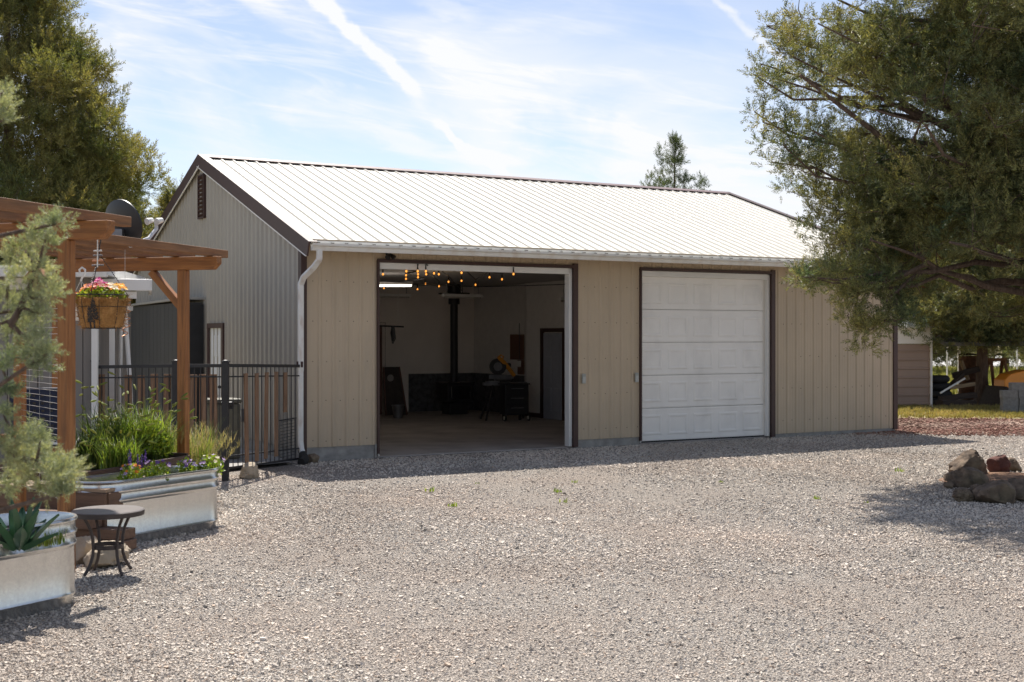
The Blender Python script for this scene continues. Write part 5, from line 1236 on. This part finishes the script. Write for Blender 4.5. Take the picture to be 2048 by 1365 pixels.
# near right juniper: its foliage hangs into the picture from a trunk standing in the rock ring beyond the right edge
def right_tree():
    base = np.array([7.45, 16.7, .1]); r_ = np.random.default_rng(5); n = 9500
    z = r_.uniform(2.2, 9.3, n); a = r_.random(n) * 6.283
    zl = [1.8, 2.3, 2.6, 2.9, 3.35, 3.7, 4.05, 4.4, 5.2, 5.8, 6.2, 7.0, 8.0, 9.3]; rl = [2.3, 2.9, 3.45, 3.55, 3.40, 3.48, 3.68, 3.88, 3.98, 4.0, 3.9, 3.5, 2.6, .6]
    side = np.maximum(0, -np.cos(a)); Rm = np.interp(z, zl, rl) * (.86 + .14 * side)
    Rm = np.where(z < 2.55, Rm * np.where(np.cos(a) < -.2, .55, .9), Rm)
    lob = 1 + .10 * np.sin(a * 4 + z * 2.9) + .08 * np.sin(a * 7 - z * 4.3) + .05 * np.sin(z * 9 + a * 3) - .12
    r = Rm * lob * (.30 + .70 * r_.random(n) ** .55); C = np.stack([r * np.cos(a), r * np.sin(a), z - base[2]], 1)
    hole = vnoise(C, 77, 1.35) + .7 * vnoise(C, 78, 2.6); C = C[hole > -.35]
    C = C[:5600]
    low = []                                          # the drooping lowest branch in front of the garage corner
    for px, py, Y in ((1608, 552, 15.3), (1632, 560, 15.2), (1655, 548, 15.3), (1680, 545, 15.4), (1700, 530, 15.5), (1725, 585, 15.3), (1700, 585, 15.2), (1712, 610, 15.2), (1690, 632, 15.1), (1705, 645, 15.1), (1722, 650, 15.1), (1738, 672, 15.0), (1728, 686, 15.0), (1752, 640, 15.2), (1770, 625, 15.3), (1790, 600, 15.5), (1802, 640, 15.3), (1790, 655, 15.3), (1812, 610, 15.5), (1840, 590, 15.8), (1756, 600, 15.4), (1740, 560, 15.4), (1770, 560, 15.5), (1800, 560, 15.7)):
        for k in range(2): p = at(px + random.gauss(0, 6), py + random.gauss(0, 6), Y + random.gauss(0, .12)); low.append((p.x - base[0], p.y - base[1], p.z - base[2]))
    for k in range(60):                               # ragged shoots along the left outline
        zz = random.uniform(2.6, 6.6); rr = np.interp(zz, zl, rl) * random.uniform(.93, 1.06); aa = math.pi + random.gauss(0, .25); low.append((rr * math.cos(aa), rr * math.sin(aa), zz - base[2] + .1))
    sh = []                                           # full feathery outer shell on the left and camera side
    for k in range(1100):
        zz = random.uniform(2.7, 7.2); aa = math.pi + random.gauss(.15, .62); rr = np.interp(zz, zl, rl) * (.84 + .16 * max(0, -math.cos(aa))) * random.uniform(.62, 1.0) * (1 + .07 * math.sin(aa * 9 + zz * 5) - .05)
        sh.append((rr * math.cos(aa), rr * math.sin(aa), zz - base[2]))
    sh = np.array(sh); sh = sh[vnoise(sh, 77, 1.35) + .7 * vnoise(sh, 78, 2.6) > -.40]; C = np.concatenate([C, sh])
    nl = len(low); C = np.concatenate([C, np.array(low)]); Rr = np.concatenate([r_.uniform(.09, .18, len(C) - nl), np.full(nl - 60, .115), np.full(60, .12)])
    def L_(px, py, Y): p = at(px, py, Y); return (p.x - base[0], p.y - base[1], p.z - base[2])
    ex = [(L_(2120, 470, 16.6), L_(1600, 150, 15.2), .085, -.05), (L_(2120, 340, 16.6), L_(1700, 60, 15.6), .08, -.04), (L_(2120, 520, 16.5), L_(1850, 250, 14.4), .07, -.04), (L_(2120, 600, 16.4), L_(1740, 480, 15.2), .06, -.03), (L_(2120, 500, 16.5), L_(1900, 485, 14.2), .07, -.05),
          (L_(1850, 530, 15.6), L_(1640, 560, 15.2), .030, -.09), (L_(1860, 540, 15.8), L_(1730, 668, 15.0), .032, .08), (L_(2100, 560, 16.4), L_(1845, 530, 15.6), .05, -.04)]
    t = juniper('juniper_tree', 'large near juniper hanging over the right of the picture above the rock ring', tuple(base), 9.2, .24, C, Rr, 14, .20, m_jun, 16, .28, None, .55, True, ex, dead=70, coarse=((C[:, 0] + base[0]) / (C[:, 1] + base[1]) * FPX + CX > 2110) | (C[:, 2] > 6.9))
    for c in t.children:
        if c.name.startswith('crown'): print('right crown faces', len(c.data.polygons))
right_tree()
# big left junipers behind the house
pr = [(0, 3.2), (.12, 4.1), (.3, 3.9), (.45, 3.3), (.6, 2.75), (.75, 2.1), (.9, 1.1), (1, .2)]
p = at(15, 671, 33.0); C = cone_clumps(1500, 12.0, 1.0, [(f, r * 1.02) for f, r in pr], 3, .4, .22)
juniper('juniper_tree', 'tall golden-green juniper filling the upper left behind the pergola', (p.x, p.y, 0), 12.2, .3, C, rng.uniform(.32, .56, len(C)), 28, .40, m_jgold, 40, .1, up=.9)
p = at(185, 671, 35.5); C = cone_clumps(700, 7.6, .5, [(0, 1.6), (.3, 1.9), (.6, 1.35), (.85, .6), (1, .1)], 8, .35, .25)
juniper('juniper_tree', 'bushy juniper with pointed tips right of the tall one behind the pergola', (p.x, p.y, 0), 7.8, .2, C, rng.uniform(.25, .42, len(C)), 26, .38, m_jgold, 24, .1, up=1.0)
p = at(345, 671, 40); C = cone_clumps(330, 6.6, .5, [(0, 1.0), (.3, 1.2), (.6, .9), (.85, .45), (1, .08)], 12, .3, .25)
juniper('juniper_tree', 'small juniper peeping out just left of the garage gable', (p.x, p.y, 0), 6.8, .15, C, rng.uniform(.22, .36, len(C)), 24, .34, m_jgold, 16, .1, up=1.0)
# conifer behind the roof
p = at(1349, 671, 46); C = cone_clumps(560, 9.1, 1.0, [(0, 2.3), (.4, 1.8), (.7, 1.3), (.82, 1.0), (.9, .5), (.96, .2), (1, .03)], 21, .22, .6)
juniper('conifer_tree', 'small pointed dark conifer rising behind the middle of the white roof', (p.x, p.y, 0), 9.2, .16, C, rng.uniform(.12, .20, len(C)), 11, .30, mat('dark_conifer_foliage', (.05, .085, .035), .6, scale=1, col2=(.11, .14, .055), island=.35, transl=.3), 40, .1, up=.9)
# far right junipers
p = gnd(1964, 808); C = cone_clumps(1100, 7.4, 1.75, [(0, 2.2), (.12, 2.8), (.4, 2.6), (.7, 1.8), (1, .3)], 31, .3, .3)
juniper('juniper_tree', 'juniper with a bare brown trunk standing in front of the carport', (p.x, p.y, 0), 7.6, .185, C, rng.uniform(.28, .46, len(C)), 22, .38, m_jun, 30, .28, up=.5, dead=20)
for i, (px, Y, H_, lab) in enumerate(((1640, 58, 6.3, 'dark juniper just showing above the right end of the white roof'), (1850, 66, 7.5, 'far juniper behind the left end of the carport'), (2010, 74, 7.8, 'far juniper behind the right end of the carport'), (2130, 62, 8, 'far juniper at the right picture edge beyond the carport'))):
    p = at(px, 671, Y); C = cone_clumps(520, H_, .5, [(0, 2.4), (.3, 2.8), (.6, 2.1), (.85, 1.1), (1, .2)], 50 + i, .3, .3)
    juniper('juniper_tree', lab, (p.x, p.y, 0), H_, .2, C, rng.uniform(.4, .62, len(C)), 13, .50, m_jun, 14, .1, 'junipers beyond the carport', twig=False)
# near left juniper: branch tips reaching in from beyond the left edge, close to the camera
def left_tree():
    base = np.array([-3.15, 5.0, 0.0]); C = []; Rr = []
    spec = [(6, 185, 4.9, 26), (2, 215, 4.9, 24), (8, 240, 4.9, 18), (112, 448, 4.7, 24), (88, 462, 4.7, 28), (64, 478, 4.7, 32), (98, 490, 4.7, 22), (44, 500, 4.7, 34), (22, 520, 4.7, 38), (60, 530, 4.7, 34), (84, 545, 4.7, 30), (34, 560, 4.7, 38), (94, 575, 4.7, 28), (70, 598, 4.7, 36), (104, 592, 4.7, 20), (40, 620, 4.7, 40), (80, 628, 4.7, 26), (14, 600, 4.7, 40), (56, 655, 4.7, 36), (22, 668, 4.7, 36), (78, 682, 4.7, 26), (94, 708, 4.7, 22), (62, 712, 4.7, 32), (28, 716, 4.7, 36), (84, 735, 4.7, 20), (6, 740, 4.7, 34), (12, 790, 4.7, 20), (6, 830, 4.7, 22),
            (58, 872, 4.6, 26), (80, 882, 4.6, 20), (28, 880, 4.6, 34), (84, 908, 4.6, 26), (56, 912, 4.6, 38), (18, 922, 4.6, 40), (100, 930, 4.6, 28), (128, 938, 4.6, 26), (150, 942, 4.6, 16), (76, 948, 4.6, 36), (112, 958, 4.6, 28), (136, 965, 4.6, 20), (40, 952, 4.6, 38), (14, 975, 4.6, 24), (92, 982, 4.6, 22), (124, 988, 4.6, 14), (8, 900, 4.6, 36)]
    for px, py, Y, rpx in spec:
        p = at(px, py, Y + random.gauss(0, .10)); C.append((p.x - base[0], p.y - base[1], p.z - base[2])); Rr.append(rpx * .50 / FPX * Y)
    n0 = len(C); C = np.array(C); Rr = np.array(Rr)
    big = cone_clumps(260, 4.4, .6, [(0, .7), (.3, .9), (.6, .75), (1, .15)], 61, .3, .2); big = big[(big[:, 0] < .75)]
    def L_(px, py, Y): p = at(px, py, Y); return (p.x - base[0], p.y - base[1], p.z - base[2])
    ex = [((0, 0, 1.0), L_(30, 905, 4.62), .03, -.05), (L_(20, 905, 4.62), L_(120, 945, 4.6), .012, -.04), ((0, 0, 1.7), L_(25, 640, 4.7), .03, -.03), (L_(20, 650, 4.7), L_(95, 470, 4.7), .014, -.05), (L_(20, 650, 4.7), L_(75, 700, 4.7), .010, .04), ((0, 0, 2.4), L_(2, 215, 4.9), .02, 0)]
    t = juniper('juniper_tree', 'nearest grey-green juniper reaching in from the left edge before the planters', tuple(base), 4.6, .12, C, Rr, 34, .066, m_jblue, 12, .1, None, .7, True, ex)
    V, F = clump_sprigs(big, np.full(len(big), .16), 40, .09, .7); raw_mesh('crown', V, F, m_jblue, t)
left_tree()
